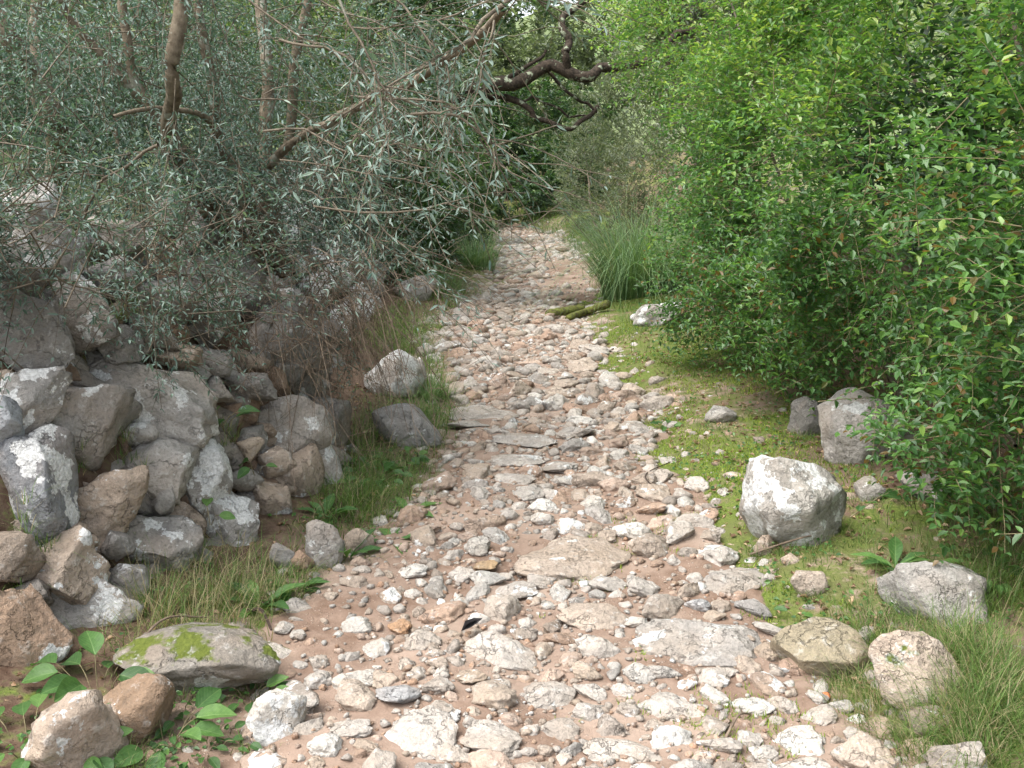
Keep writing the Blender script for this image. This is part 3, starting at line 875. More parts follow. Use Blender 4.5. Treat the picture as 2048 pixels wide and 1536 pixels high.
def pick_front(b, L, W, count, cellpx=26, slack=.12, size_w=1.0):
    px, py, dp = project(b)
    ok = (px > 6) & (px < 2042) & (py > 6) & (py < 1530) & (dp > .3)
    key = (px // cellpx).astype(int) * 1000 + (py // cellpx).astype(int)
    key[~ok] = -1
    best = {}
    idx = np.nonzero(ok)[0]
    for i in idx[np.argsort(dp[idx])]:
        best.setdefault(key[i], dp[i])
    fr = np.array([i for i in idx if dp[i] < best[key[i]] + slack])
    if not len(fr): return np.zeros(0, int)
    sz = L[fr] * W[fr] / dp[fr] ** 2
    return fr[np.argsort(-sz)[:count]]

def finish_foliage(root, b, d, n, L, W, tint, mat, mat1, ratio, singles, part='foliage', fold=.1, curl=.12):
    sel = pick_front(b, L, W, singles) if singles else np.zeros(0, int)
    keep = np.ones(len(b), bool); keep[sel] = False
    if singles:
        ml = unit_leaf('leaf', mat1, ratio, fold, curl)
        for i in sel: place_leaf(ml, root, b[i], d[i], n[i], L[i])
    V, F = leaf_geo(b[keep], d[keep], n[keep], L[keep], W[keep], fold, curl)
    me = mesh_np(part, local(V, root), [F], [mat], False, {'tint': np.repeat(tint[keep], 6)})
    return link(part, me, root, kind='stuff')

def stems_mesh(root, lines, mat, name, sides=7, segs=16, wob=.0, each=True):
    """lines: [(points (k,3), r0, r1)] each a child of its own"""
    for pts, r0, r1 in lines:
        P = spline(pts, segs)
        P = P + wob * np.stack([fbm(P * 3 + 5 * j, 2, 60 + j) for j in range(3)], 1)
        r = np.linspace(r0, r1, segs) * (1 + .14 * vnoise(P * 14, 3))
        V, F = tubes(P[None], r[None], sides)
        link(name, mesh_np(name, local(V, root), [F], [mat], True), root)

def bush(name, label, cat, base, blobs, nsh, shootL, K, leafL, leafW, mat, tmat, seed, singles=0, mat1=None, droop=.25, gap=-1, cull=None,
         out=.8, up=.25, tint_f=None, ang=55, flat=.6, f0=.72, f1=1.04, twig_r=.0022, stems=5, stem_r=.03, group=None, kind=None, core=0, t0=.12, gscale=1.6, jit=.25):
    rng = np.random.default_rng(seed)
    base = np.array([base[0], base[1], float(H(base[0], base[1]))])
    root = link(name, None, None, label, cat, group, kind, loc=base)
    p, n = blob_points(blobs, nsh, f0, f1, rng, seed, gap, gscale, cull)
    N = len(p)
    d = norm(n * out + np.array([0, 0, up]) + rng.normal(0, .38, (N, 3)))
    L = rng.uniform(shootL[0], shootL[1], N)
    P = shoot_paths(p - d * L[:, None] * .75, d, L, droop, 6, .05, rng)
    r = np.linspace(1, .35, 6)[None] * twig_r * rng.uniform(.7, 1.4, (N, 1))
    sub = slice(None) if N < 3000 else slice(0, int(N * .45))
    V, F = tubes(P[sub][:, [0, 2, 4, 5]], r[sub][:, [0, 2, 4, 5]], 3)
    link('twigs', mesh_np('twigs', local(V, root), [F], [tmat], True), root, kind='stuff')
    b, dd, nn, LL, WW = leaves_on(P, K, t0, leafL, leafW, ang, flat, .8, rng, jit)
    tint = rng.beta(2, 2.6, len(b))
    if tint_f is not None: tint = np.clip(tint + tint_f(b), 0, 1)
    finish_foliage(root, b, dd, nn, LL, WW, tint, mat, mat1, sum(leafW) / 2, singles)
    # limbs from the foot into the blobs
    lines = []
    for j in range(stems):
        c, R = blobs[j % len(blobs)]
        e = np.array(c) + np.array(R) * rng.uniform(-.45, .45, 3)
        s = base + np.array([rng.uniform(-.12, .12), rng.uniform(-.12, .12), -.1])
        m1 = s * .6 + e * .4 + rng.normal(0, .12, 3); m1[2] = s[2] + (e[2] - s[2]) * .35
        lines.append((np.array([s, m1, e]), stem_r * rng.uniform(.7, 1.2), stem_r * .25))
    stems_mesh(root, lines, M_BARK if tmat is not M_GTWIG else M_TWIG, 'stem', 6, 14, .04)
    return root, P

# ------------------------------------------------------------------ the glossy bush on the right
MB = [((2.3, 3.15, 1.4), (1.0, 1.0, .9)), ((2.15, 4.5, 1.6), (1.1, 1.2, .98)), ((2.1, 6.0, 1.6), (1.15, 1.3, 1.35)), ((2.3, 7.6, 1.3), (1.1, 1.3, 1.2)),
      ((2.05, 4.9, 2.6), (1.0, 1.6, .9)), ((1.72, 7.4, 2.6), (1.0, 1.7, 1.1)), ((2.45, 2.8, .8), (.85, .8, .62)), ((2.4, 2.9, 2.2), (.9, 1.1, .8)),
      ((1.82, 3.45, .72), (.46, .5, .36)), ((1.7, 4.5, 1.15), (.5, .7, .42)), ((1.5, 5.6, .78), (.5, .8, .5)), ((1.52, 7.0, .8), (.5, .9, .6)), ((3.1, 4.4, 2.0), (.8, 2.4, 1.5)), ((2.9, 2.7, 1.7), (.6, .8, 1.2))]
def mb_cull(p, n, rng):
    away = (n[:, 0] > .1) & (p[:, 0] > 2.0)
    return (~away | (rng.random(len(p)) < .10)) & (np.linalg.norm(p - CAM, axis=1) > 1.5)
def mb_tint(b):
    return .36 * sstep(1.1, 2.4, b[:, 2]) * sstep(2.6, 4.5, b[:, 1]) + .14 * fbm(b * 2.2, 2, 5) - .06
root_m, _ = bush('evergreen_bush', 'big glossy green bush with small pointed leaves overhanging the right bank', 'bush', (2.3, 5.2), MB, 9400, (.2, .46), 7, (.028, .047), (.44, .54),
     M_MYR, M_GTWIG, 101, 300, M_MYR1, droop=.22, gap=-.8, cull=mb_cull, tint_f=mb_tint, stems=10, stem_r=.026, f0=.72, f1=1.06, gscale=1.9)

bush('evergreen_tree', 'dark evergreen tree standing close behind the big glossy bush', 'tree', (4.0, 7.5),
     [((3.7, 6.2, 1.9), (1.0, 2.2, 1.8)), ((3.9, 9.2, 2.4), (1.4, 1.8, 2.0)), ((4.0, 3.8, 2.0), (1.0, 1.6, 1.6))], 1900, (.3, .6), 5, (.09, .13), (.42, .52), M_DRK, M_TWIG, 109, gap=-1, stems=4, stem_r=.06, f0=.6,
     cull=lambda p, n, r: n[:, 0] < .3)

# ------------------------------------------------------------------ wild olive on the wall
OB = [((-1.75, 4.15, 1.32), (.85, .75, .45)), ((-1.2, 5.2, 1.45), (.75, .7, .7)), ((-1.7, 4.7, 2.15), (1.2, 1.0, .6)), ((-.78, 5.2, 1.95), (.6, .9, .6)), ((-2.5, 4.5, 1.7), (.7, .9, .6)), ((-1.2, 6.2, 2.3), (1.0, .8, .7)), ((-.95, 5.5, 1.05), (.45, .5, .55)), ((-1.42, 3.35, 1.25), (.55, .42, .40)), ((-1.15, 3.75, 1.12), (.42, .4, .36)), ((-1.7, 3.2, 1.5), (.45, .4, .4))]
def ob_cull(p, n, rng):
    return (np.linalg.norm(p - CAM, axis=1) > 2.4) & ((p[:, 2] < 1.75) | (p[:, 0] > -.9) | (rng.random(len(p)) < .6))
root_o, _ = bush('wild_olive', 'grey-leaved wild olive with many thin stems rooted on top of the wall', 'tree', (-1.3, 5.35), OB, 3500, (.25, .6), 9, (.019, .032), (.27, .34),
     M_OLI, M_TWIG, 102, 0, None, droop=.3, gap=-.1, cull=ob_cull, stems=0, f0=.35, f1=1.06, flat=.3, ang=48, gscale=2.2, twig_r=.0026, t0=.3, jit=.3)
# overhanging sprays close to the lens
SP = [((655, -20), (735, 140), (765, 250), (785, 320), 2.5), ((1030, -15), (920, 95), (840, 160), (660, 245), 2.7), ((700, 200), (950, 255), (1060, 350), (1200, 385), 2.6),
      ((680, 262), (880, 290), (1080, 322), (1240, 372), 2.8), ((560, 330), (800, 350), (930, 420), (1010, 440), 3.0), ((640, 420), (920, 412), (1060, 440), (1150, 385), 2.9),
      ((985, 30), (955, 110), (960, 180), (942, 262), 2.5), ((880, 40), (1020, 20), (1140, 40), (1225, 75), 2.4), ((700, 60), (860, 45), (980, 70), (1120, 45), 2.7),
      ((560, 90), (700, 130), (830, 200), (900, 260), 2.8), ((500, 10), (620, 80), (740, 200), (840, 330), 3.0), ((620, -10), (780, 60), (900, 150), (1000, 260), 2.9),
      ((480, 180), (600, 230), (720, 330), (790, 450), 3.2), ((820, 250), (980, 268), (1040, 262), (1130, 266), 2.6), ((520, 250), (680, 300), (860, 330), (960, 380), 3.1),
      ((760, -20), (850, 70), (900, 190), (880, 290), 2.8), ((700, 350), (760, 450), (850, 540), (880, 640), 3.6), ((600, 380), (700, 420), (800, 500), (880, 590), 3.7),
      ((300, 290), (190, 385), (110, 540), (35, 690), 3.2), ((345, 160), (332, 330), (330, 560), (332, 740), 3.4), ((470, 300), (482, 400), (470, 450), (440, 520), 3.5),
      ((180, 330), (300, 300), (420, 320), (560, 370), 3.5), ((60, 330), (130, 400), (210, 470), (300, 560), 3.1), ((0, 480), (120, 450), (250, 440), (330, 430), 3.0),
      ((300, 440), (380, 520), (420, 600), (470, 700), 3.6), ((100, 560), (200, 580), (300, 640), (400, 760), 3.4)]
rng = np.random.default_rng(5)
SPW = np.array([spline(np.array([at(q[0], q[1], s[4] + .15 * i * (1 if s[0][0] < 500 else -.3)) for i, q in enumerate(s[:4])]), 14) for s in SP])
SPW = SPW + .035 * np.stack([fbm(SPW.reshape(-1, 3) * 6, 2, 70 + j) for j in range(3)], 1).reshape(SPW.shape)
rr = np.linspace(1, .3, 14)[None] * rng.uniform(.0022, .0042, (len(SP), 1))
rr[1] *= 1.7; rr[18] *= 1.7
for k in range(len(SP)):
    V, F = tubes(SPW[k:k + 1], rr[k:k + 1], 5)
    link('branch', mesh_np('branch', local(V, root_o), [F], [M_TWIG], True), root_o)
# side shoots along the sprays
sb, sdv = [], []
for k in range(len(SP)):
    T = norm(np.gradient(SPW[k], axis=0))
    far_end = SP[k][3][0] > 930
    for j in range(8 if far_end else 14):
        i = rng.integers(1, 7 if far_end else 13); sb.append(SPW[k, i]); sdv.append(norm(T[i] * .8 + rng.normal(0, .5, 3) + np.array([0, 0, -.1])))
sb, sdv = np.array(sb), np.array(sdv)
SH = shoot_paths(sb, sdv, rng.uniform(.12, .38, len(sb)), .2, 6, .05, rng)
V, F = tubes(SH, np.linspace(1, .4, 6)[None] * rng.uniform(.0012, .0024, (len(sb), 1)), 3)
link('side_twigs', mesh_np('side_twigs', local(V, root_o), [F], [M_TWIG], True), root_o, kind='stuff')
g1 = leaves_on(SH, 7, .15, (.024, .042), (.17, .24), 42, .2, .5, rng, .3)
g2 = leaves_on(SPW, 10, .25, (.028, .05), (.17, .24), 45, .2, .5, rng, .3)
g = [np.concatenate([a, c]) for a, c in zip(g1, g2)]
gpx, gpy, _ = project(g[0])
keep = rng.random(len(g[0])) < np.where(gpx > 960, .4, .72)
g = [a[keep] for a in g]
finish_foliage(root_o, *g, rng.beta(2, 2, len(g[0])), M_OLI, M_OLI1, .205, 300, 'overhanging_leaves', .06, .06)
# upright stems
def pl(pts): return np.array([at(a, b_, c) for a, b_, c in pts])
stems_mesh(root_o, [
 (np.vstack([[-1.35, 5.4, .95], pl([(350, 330, 4.7), (354, 190, 4.1), (366, 60, 4.0), (374, -160, 4.0)])]), .038, .029),
 (np.vstack([[-1.3, 5.3, .95], pl([(380, 330, 4.8), (290, 190, 4.6), (258, 60, 4.5), (240, -160, 4.5)])]), .03, .02),
 (np.vstack([[-1.25, 5.4, .95], pl([(470, 330, 5.0), (425, 170, 4.8), (400, 60, 4.7), (392, -160, 4.7)])]), .03, .02),
 (np.vstack([[-1.2, 5.35, .95], pl([(530, 400, 5.4), (540, 200, 5.5), (528, 60, 5.5), (520, -160, 5.5)])]), .045, .03),
 (np.vstack([[-1.2, 5.3, .95], pl([(560, 400, 5.3), (585, 200, 5.3), (600, 60, 5.2), (640, -160, 5.0)])]), .035, .02),
 (np.vstack([[-1.25, 5.3, 1.0], pl([(500, 380, 5.2), (640, 250, 4.6), (840, 150, 3.6), (1000, 20, 3.0)])]), .03, .012),
 (np.vstack([[-1.3, 5.3, 1.0], pl([(420, 380, 5.0), (300, 220, 4.8), (150, 60, 4.6), (90, -60, 4.4)])]), .028, .014),
 (np.vstack([[-1.25, 5.3, 1.0], pl([(480, 400, 5.0), (430, 250, 4.7), (330, 215, 4.4), (230, 240, 4.2)])]), .022, .008),
], M_BARK, 'stem', 8, 24, .03)
# bare hanging twigs under the olive
p, n = blob_points([((-.95, 4.75, 1.0), (.55, .5, .45)), ((-.8, 5.2, 1.05), (.3, .5, .4)), ((-1.3, 4.5, 1.05), (.5, .4, .4))], 230, .1, 1.0, rng, 44)
d = norm(rng.normal(0, .45, (len(p), 3)) + np.array([.22, -.35, -.4]))
TW = shoot_paths(p, d, rng.uniform(.25, .7, len(p)), .35, 7, .08, rng)
tb = TW[:, 2:6].reshape(-1, 3); td = norm(np.repeat(d, 4, 0) + rng.normal(0, .8, (len(tb), 3)))
TW2 = shoot_paths(tb, td, rng.uniform(.05, .2, len(tb)), .1, 4, .05, rng)
Va = tubes(TW, np.linspace(1, .35, 7)[None] * rng.uniform(.0016, .0034, (len(p), 1)), 3)
Vb = tubes(TW2, np.linspace(1, .4, 4)[None] * rng.uniform(.0009, .0016, (len(tb), 1)), 3)
V, F = merge([Va, Vb])
link('dead_twigs', mesh_np('dead_twigs', local(V, root_o), [F], [M_DEAD], True), root_o, kind='stuff')

# ------------------------------------------------------------------ further trees and shrubs
bush('olive_tree', 'leaning olive tree with dark trunk behind the wall at the far left', 'tree', (-2.95, 6.3),
     [((-3.2, 6.5, 2.3), (1.2, 1.0, .8)), ((-2.2, 7.2, 2.2), (1.0, .9, .8)), ((-3.6, 5.6, 2.0), (.9, .8, .7))], 1000, (.3, .6), 7, (.04, .06), (.26, .34), M_OLI, M_TWIG, 103,
     droop=.3, gap=-.1, stems=0, f0=.4, flat=.3)
ot = bpy.data.objects['olive_tree']
stems_mesh(ot, [(np.vstack([[-2.95, 6.3, .9], pl([(105, 290, 5.4), (70, 180, 5.2), (10, 70, 5.0), (-60, -80, 5.0)])]), .07, .045),
                (pl([(78, 200, 5.2), (68, 100, 5.3), (80, -20, 5.3), (85, -140, 5.3)]), .035, .025)], M_BARK, 'trunk', 9, 24, .04)

bush('undergrowth_shrub', 'grey-green undergrowth shrub filling the gaps behind the stems of the wild olive', 'shrub', (-2.9, 7.6),
     [((-2.5, 7.6, 1.6), (1.2, .7, .8)), ((-4.2, 7.8, 1.7), (1.4, .9, .9)), ((-3.2, 8.2, 2.6), (1.8, .8, .8))], 1000, (.3, .6), 6, (.05, .075), (.3, .4), M_OLI, M_TWIG, 110, gap=-.6, stems=5, f0=.5)
bush('dark_shrub', 'dark leafy shrub against the wall beyond the wild olive', 'shrub', (-.95, 12.6),
     [((-1.25, 12.6, .95), (.75, .8, .9)), ((-1.6, 11.4, 1.1), (.7, .9, .9)), ((-1.5, 13.6, 1.5), (.8, 1.0, 1.0)), ((-.85, 15.6, .9), (.55, 1.2, .9)), ((-.85, 18.6, 1.1), (.55, 1.6, 1.1))], 1400, (.25, .5), 7, (.065, .095), (.4, .55), M_DRK, M_TWIG, 104, gap=-.45)
bush('gnarled_tree', 'gnarled old tree with lichen-blotched limbs crossing above the path', 'tree', (-1.75, 10.3),
     [((-.95, 10.4, 2.25), (.65, .8, .55)), ((-1.7, 10.6, 2.9), (1.3, 1.0, .8)), ((-.4, 10.8, 3.2), (.9, .8, .5)), ((-2.2, 9.6, 2.3), (.8, .9, .6))], 1100, (.3, .55), 8, (.045, .065), (.4, .52), M_DRK, M_TWIG, 105, stems=0, gap=-.3, f0=.5)
gt = bpy.data.objects['gnarled_tree']
stems_mesh(gt, [
 (np.vstack([[-1.75, 10.3, .8], pl([(760, 380, 10.4), (800, 260, 10.3), (900, 195, 10.2), (1000, 160, 10.0), (1080, 135, 10.0), (1150, 140, 10.0), (1210, 138, 10.1), (1300, 110, 10.3), (1400, 60, 10.5)])]), .10, .035),
 (pl([(1128, 140, 10.0), (1132, 110, 9.95), (1140, 85, 10.0), (1125, 50, 10.0), (1130, 25, 10.1), (1165, 5, 10.2), (1200, -40, 10.4)]), .044, .03),
 (pl([(960, 180, 10.15), (1010, 205, 10.2), (1050, 230, 10.2), (1090, 250, 10.2), (1120, 258, 10.2), (1160, 245, 10.3), (1200, 205, 10.4)]), .034, .022),
 (pl([(1050, 150, 10.05), (1090, 150, 10.1), (1120, 168, 10.2), (1165, 190, 10.3), (1200, 215, 10.4)]), .02, .013),
 (pl([(1020, 215, 10.2), (1060, 212, 10.25), (1110, 222, 10.3), (1170, 236, 10.4)]), .014, .01),
 (pl([(1000, 160, 10.0), (1030, 135, 10.1), (1070, 110, 10.2), (1085, 80, 10.2)]), .03, .014)], M_OLD, 'limb', 9, 40, .09)

bush('grey_shrub', 'pale grey-green fine-leaved shrub on the right beyond the tussock', 'shrub', (1.6, 17.5),
     [((1.55, 17.0, 1.0), (.75, 1.4, 1.0)), ((1.9, 15.2, 1.2), (.7, 1.2, 1.1)), ((1.5, 19.3, 1.2), (.8, 1.2, 1.2)), ((1.9, 18.0, 2.2), (1.0, 1.5, 1.0))], 1200, (.25, .5), 8, (.06, .085), (.2, .28), M_GRY, M_TWIG, 106, up=.6, gap=-.6, flat=.2, ang=40)
bush('end_shrub', 'dark green shrub closing the view where the path bends away', 'shrub', (.75, 22.6),
     [((.75, 21.5, .75), (.6, .6, .6)), ((.0, 22.3, .8), (.7, .6, .7)), ((.7, 22.6, 1.2), (.75, .8, .75)), ((1.4, 22.2, 1.4), (.7, .8, 1.0)), ((0, 23.6, 1.5), (.7, .8, .9)), ((-1.0, 24.0, 1.3), (.8, .8, .9)), ((.6, 24.5, 2.3), (1.8, 1.0, 1.0))], 1500, (.3, .5), 9, (.08, .11), (.45, .6), M_DRK, M_TWIG, 107, gap=-.5)
bush('far_left_bush', 'loose green bush behind the far wall left of the path end', 'bush', (-2.2, 20.0),
     [((-1.7, 19.0, 1.5), (.9, 1.4, 1.0)), ((-2.3, 21.5, 2.0), (1.2, 1.5, 1.4)), ((-2.6, 17.0, 2.0), (1.0, 1.6, 1.2))], 1100, (.3, .6), 7, (.07, .1), (.35, .5), M_DRK, M_TWIG, 108, gap=-.35, tint_f=lambda b: .2)
for k, (lab, bx, by, bl, mat, n_) in enumerate([
  ('pale olive tree standing in the field behind the leaning trunk', -5.2, 12.0, [((-5.2, 12, 3.0), (1.8, 1.5, 1.4)), ((-4.3, 11.5, 2.2), (1.2, 1.2, .8))], M_GRY, 1100),
  ('light green tree in the field behind the wild olive', -3.2, 14.5, [((-3.2, 14.5, 3.2), (1.6, 1.5, 1.6)), ((-2.4, 14.0, 2.2), (1.0, 1.2, .8))], M_FAR, 1100),
  ('grey-green tree rising beyond the bend in the path', .4, 31.0, [((.4, 31, 3.4), (2.4, 1.8, 1.6)), ((-1.8, 32, 3.9), (2.0, 1.8, 1.8)), ((2.6, 32, 3.6), (2.2, 1.8, 1.8)), ((.6, 33, 5.4), (3.5, 1.8, 1.8))], M_GRY, 1500),
  ('tall grey-green tree behind the right bank beyond the bush', 2.6, 13.0, [((2.7, 13, 3.0), (1.3, 1.6, 1.3)), ((1.9, 12.0, 3.6), (1.0, 1.2, .8)), ((2.4, 11.0, 1.6), (.9, 1.2, 1.2))], M_GRY, 1300),
  ('olive tree in the field close behind the wall at the left edge', -6.0, 8.5, [((-6, 8.5, 2.7), (1.6, 1.4, 1.2)), ((-5, 9.5, 2.0), (1.2, 1.0, .8))], M_OLI, 800),
]):
    bush('field_tree', lab, 'tree', (bx, by), bl, n_, (.35, .7), 6, (.07, .11) if by < 20 else (.16, .24), (.3, .42), mat, M_TWIG, 120 + k, gap=-.25, stems=5, stem_r=.07, f0=.45, group='trees beyond the path')

# far wood on the hillside: one mass
rng = np.random.default_rng(77)
bl = []
for k in range(110):
    y_ = rng.uniform(36, 110); x_ = rng.uniform(-.75, .75) * y_
    s_ = rng.uniform(1.6, 3.2); bl.append(((x_, y_, float(H(x_, y_)) + s_ * .8), (s_, s_, s_ * .9)))
p, n = blob_points(bl, 17000, .7, 1.05, rng, 78, -.5, .7, lambda p, n, r: n[:, 1] < .5)
dd = norm(n + rng.normal(0, .6, p.shape)); LL = rng.uniform(.4, .75, len(p))
V, F = leaf_geo(p, dd, norm(rng.normal(size=p.shape) + np.array([0, -.3, .8])), LL, LL * .5)
link('far_wood', mesh_np('far_wood', V, [F], [M_FAR], False, {'tint': np.repeat(np.clip(rng.beta(2, 2, len(p)) + .12 * fbm(p * .3, 2, 5), 0, 1), 6)}), None, 'pale green wood covering the hillside far behind', 'wood', kind='stuff')

# ------------------------------------------------------------------ grass, moss, tussocks
def blades(b, h, lean, az, w, droop, S=4):
    """N tapering blades -> V, F"""
    N = len(b); t = np.linspace(0, 1, S)[None, :, None]
    a = np.stack([np.cos(az), np.sin(az), np.zeros(N)], 1)
    side = np.stack([-np.sin(az), np.cos(az), np.zeros(N)], 1)
    h = h[:, None, None]
    ln = lean[:, None, None]; dr = droop[:, None, None]
    out = h * (ln * t + dr * .8 * t ** 2)
    z = h * (t * np.sqrt(np.clip(1 - ln ** 2, .05, 1)) - dr * .75 * t ** 2.6)
    P = b[:, None] + a[:, None] * out
    P[..., 2] += z[..., 0]
    ww = (w[:, None] * np.linspace(1, .08, S)[None])[..., None]
    V = np.stack([P - side[:, None] * ww, P + side[:, None] * ww], 2)
    i = (np.arange(N)[:, None] * S + np.arange(S - 1)[None]).reshape(-1, 1) * 2
    F = i + np.array([[0, 1, 3, 2]])
    return V.reshape(-1, 3), F

def blade_obj(name, sets, mat, parent=None, label=None, cat=None, kind='stuff', root=None):
    V, F = merge([s[0] for s in sets]); tint = np.concatenate([s[1] for s in sets])
    if root is not None: V = local(V, root)
    return link(name, mesh_np(name, V, [F], [mat], False, {'tint': tint}), parent, label, cat, kind=kind)

def tuft(x, y, n, spread, h, droop, rng, dry=.15, w=.0016, S=4, z=None):
    a = rng.uniform(0, 6.28, n); r = spread * np.sqrt(rng.random(n))
    bx, by = x + r * np.cos(a), y + r * np.sin(a)
    bz = H(bx, by) - .01 if z is None else np.full(n, z)
    az = a + rng.normal(0, .6, n)
    V = blades(np.stack([bx, by, bz], 1), h * rng.uniform(.5, 1.15, n), rng.uniform(.05, .6, n), az, w * rng.uniform(.7, 1.3, n), droop * rng.uniform(.4, 1.3, n), S)
    isdry = rng.random(n) < dry * .6
    t = np.where(isdry, rng.uniform(.8, 1, n), rng.uniform(0, .7, n))
    return V, np.repeat(t, 2 * S)

rng = np.random.default_rng(31)
# px, py, spread px, count of tufts, blade height m, dryness
GR = [(1930, 1330, 120, 120, .19, .35), (1950, 1480, 120, 130, .18, .45), (1800, 1500, 90, 80, .12, .4), (1990, 1180, 80, 70, .18, .2), (1700, 1400, 60, 40, .11, .7), (1760, 1280, 70, 60, .10, .3),
      (1720, 1180, 120, 40, .06, .25), (1680, 1060, 100, 26, .06, .3), (1850, 1080, 120, 40, .09, .3), (1900, 1200, 100, 40, .10, .3), (1990, 1050, 70, 24, .14, .3), (2000, 1400, 80, 50, .17, .4),
      (470, 1190, 90, 70, .17, .75), (330, 1210, 80, 45, .16, .9), (400, 1180, 120, 40, .18, .9), (560, 1180, 60, 30, .1, .3), (560, 1120, 60, 24, .08, .2), (750, 1010, 80, 90, .13, .3), (720, 930, 70, 80, .15, .3), (800, 960, 60, 60, .12, .15), (850, 850, 40, 50, .13, .1), (790, 840, 60, 60, .16, .15), (830, 710, 40, 70, .15, .08), (850, 670, 30, 50, .15, .05), (870, 790, 30, 40, .13, .05), (700, 1000, 60, 50, .14, .1), (850, 770, 36, 26, .24, .12), (870, 830, 30, 20, .2, .15),
      (720, 860, 70, 40, .16, .4), (780, 680, 50, 80, .16, .15), (800, 640, 50, 70, .15, .12), (860, 900, 40, 22, .11, .2), (640, 1050, 60, 30, .1, .25), (700, 1120, 50, 14, .07, .3), (300, 1130, 80, 16, .11, .4), (50, 1140, 60, 16, .13, .4),
      (860, 560, 60, 50, .3, .15), (900, 590, 50, 40, .26, .3), (1180, 490, 24, 26, .22, .1), (1220, 540, 40, 40, .22, .1), (1200, 560, 40, 30, .18, .1), (1280, 620, 70, 40, .14, .08), (1350, 660, 70, 50, .09, .08),
      (1420, 730, 90, 50, .07, .1), (1500, 800, 100, 50, .07, .15), (1560, 880, 80, 36, .06, .2), (960, 470, 20, 26, .3, .1), (1040, 456, 60, 60, .4, .08), (1100, 456, 40, 50, .4, .08), (1160, 470, 24, 26, .25, .1),
      (1450, 960, 60, 18, .04, .2), (1400, 800, 50, 20, .05, .1), (250, 1290, 60, 14, .1, .4), (420, 1260, 60, 14, .09, .5), (560, 1200, 50, 12, .06, .3)]
sets = []
for px, py, sp, nt_, hh, dry in GR:
    for _ in range(nt_):
        p, t = gpt(px + rng.normal(0, sp * .6), min(py + rng.normal(0, sp * .42), 1535))
        if edge(np.array([p[0]]), np.array([p[1]]))[0] > .06: continue
        k = int(rng.integers(9, 19))
        sets.append(tuft(p[0], p[1], k, .03 + .012 * t, hh * rng.uniform(.35, 1.45), rng.uniform(.3, .9), rng, dry, .0010 + .00016 * t, z=p[2] - .012))
for nm, px, py, pw, ph, df, roll, c, lich, mo, lab in BOULDERS:
    for _ in range(int(4 + pw / 8)):
        p, t = gpt(px + rng.uniform(-.6, .6) * pw, min(py + rng.uniform(-8, 14), 1535))
        if edge(np.array([p[0]]), np.array([p[1]]))[0] > .06: continue
        sets.append(tuft(p[0], p[1], int(rng.integers(8, 16)), .03, rng.uniform(.04, .09), .5, rng, .25, .0010 + .00016 * t, z=p[2] - .012))
# tufts rooted in the joints of the wall
for px, py, hh in [(230, 650, .14), (240, 880, .12), (160, 950, .1), (260, 930, .08), (420, 900, .12), (40, 1050, .13), (90, 1090, .1), (470, 870, .1), (690, 820, .14), (700, 900, .14), (380, 870, .1), (250, 620, .12)]:
    p, t = wallpt(px, py)
    for _ in range(4):
        q = p + rng.normal(0, .03, 3)
        sets.append(tuft(q[0], q[1], 14, .03, hh, .6, rng, .35, .0013, z=q[2]))
blade_obj('grass', sets, M_GRS, label='thin green and straw-coloured grass along both banks', cat='grass')

# moss and low herbs carpet on the right bank, short shoots
nm = 95000
my = 2.2 + rng.random(nm) ** 1.4 * 10; mx = path_c(my) + path_w(my) + rng.uniform(-.2, .8, nm)
k2 = (noise2(mx, my, 1.5, 61) + .5 * noise2(mx, my, 7, 62) > -.02) & (edge(mx, my) < .05)
mx, my = mx[k2], my[k2]
n_ = len(mx)
s1 = blades(np.stack([mx, my, H(mx, my) - .003], 1), rng.uniform(.008, .028, n_), rng.uniform(0, .7, n_), rng.uniform(0, 6.3, n_), rng.uniform(.0015, .0035, n_) , rng.uniform(0, .4, n_), 2)
mt = np.clip(rng.beta(2, 2.4, n_) + .3 * noise2(mx, my, 2.5, 66), 0, 1)
q_ = 16000
py_ = rng.uniform(2.2, 4.2, q_); px_ = path_c(py_) + rng.uniform(-.2, .9, q_)
k2 = (noise2(px_, py_, 3.1, 261) + .4 * noise2(px_, py_, 12, 262) > .42)
px_, py_ = px_[k2], py_[k2]; q_ = len(px_)
s2 = blades(np.stack([px_, py_, path_z(px_, py_) - .003], 1), rng.uniform(.008, .03, q_), rng.uniform(0, .7, q_), rng.uniform(0, 6.3, q_), rng.uniform(.0015, .003, q_), rng.uniform(0, .4, q_), 2)
blade_obj('moss', [(s1, np.repeat(mt, 4)), (s2, np.repeat(rng.beta(2, 2.5, q_), 4))], M_MOS, label='bright green moss patches on the right bank and between path stones', cat='moss')

# fallen leaves
nl_ = 2600
ly = 2.4 + rng.random(nl_) * 6; lx = path_c(ly) + path_w(ly) + rng.uniform(.0, 1.5, nl_)
l2y = 2.4 + rng.random(500) * 4; l2x = wall_x(l2y) + rng.uniform(0, .5, 500)
lx = np.concatenate([lx, l2x]); ly = np.concatenate([ly, l2y])
LL = rng.uniform(.012, .036, len(lx))
lb = np.stack([lx, ly, H(lx, ly) + .006], 1)
V, F = leaf_geo(lb, np.stack([rng.normal(size=len(lx)), rng.normal(size=len(lx)), rng.normal(0, .2, len(lx))], 1), norm(rng.normal(0, .35, (len(lx), 3)) + np.array([0, 0, 1])), LL, LL * .5, .2, .2)
link('leaf_litter', mesh_np('leaf_litter', V, [F], [M_LIT], False, {'tint': np.repeat(rng.random(len(lx)), 6)}), None, 'brown fallen leaves under the bush and below the wall', 'leaf litter', kind='stuff')

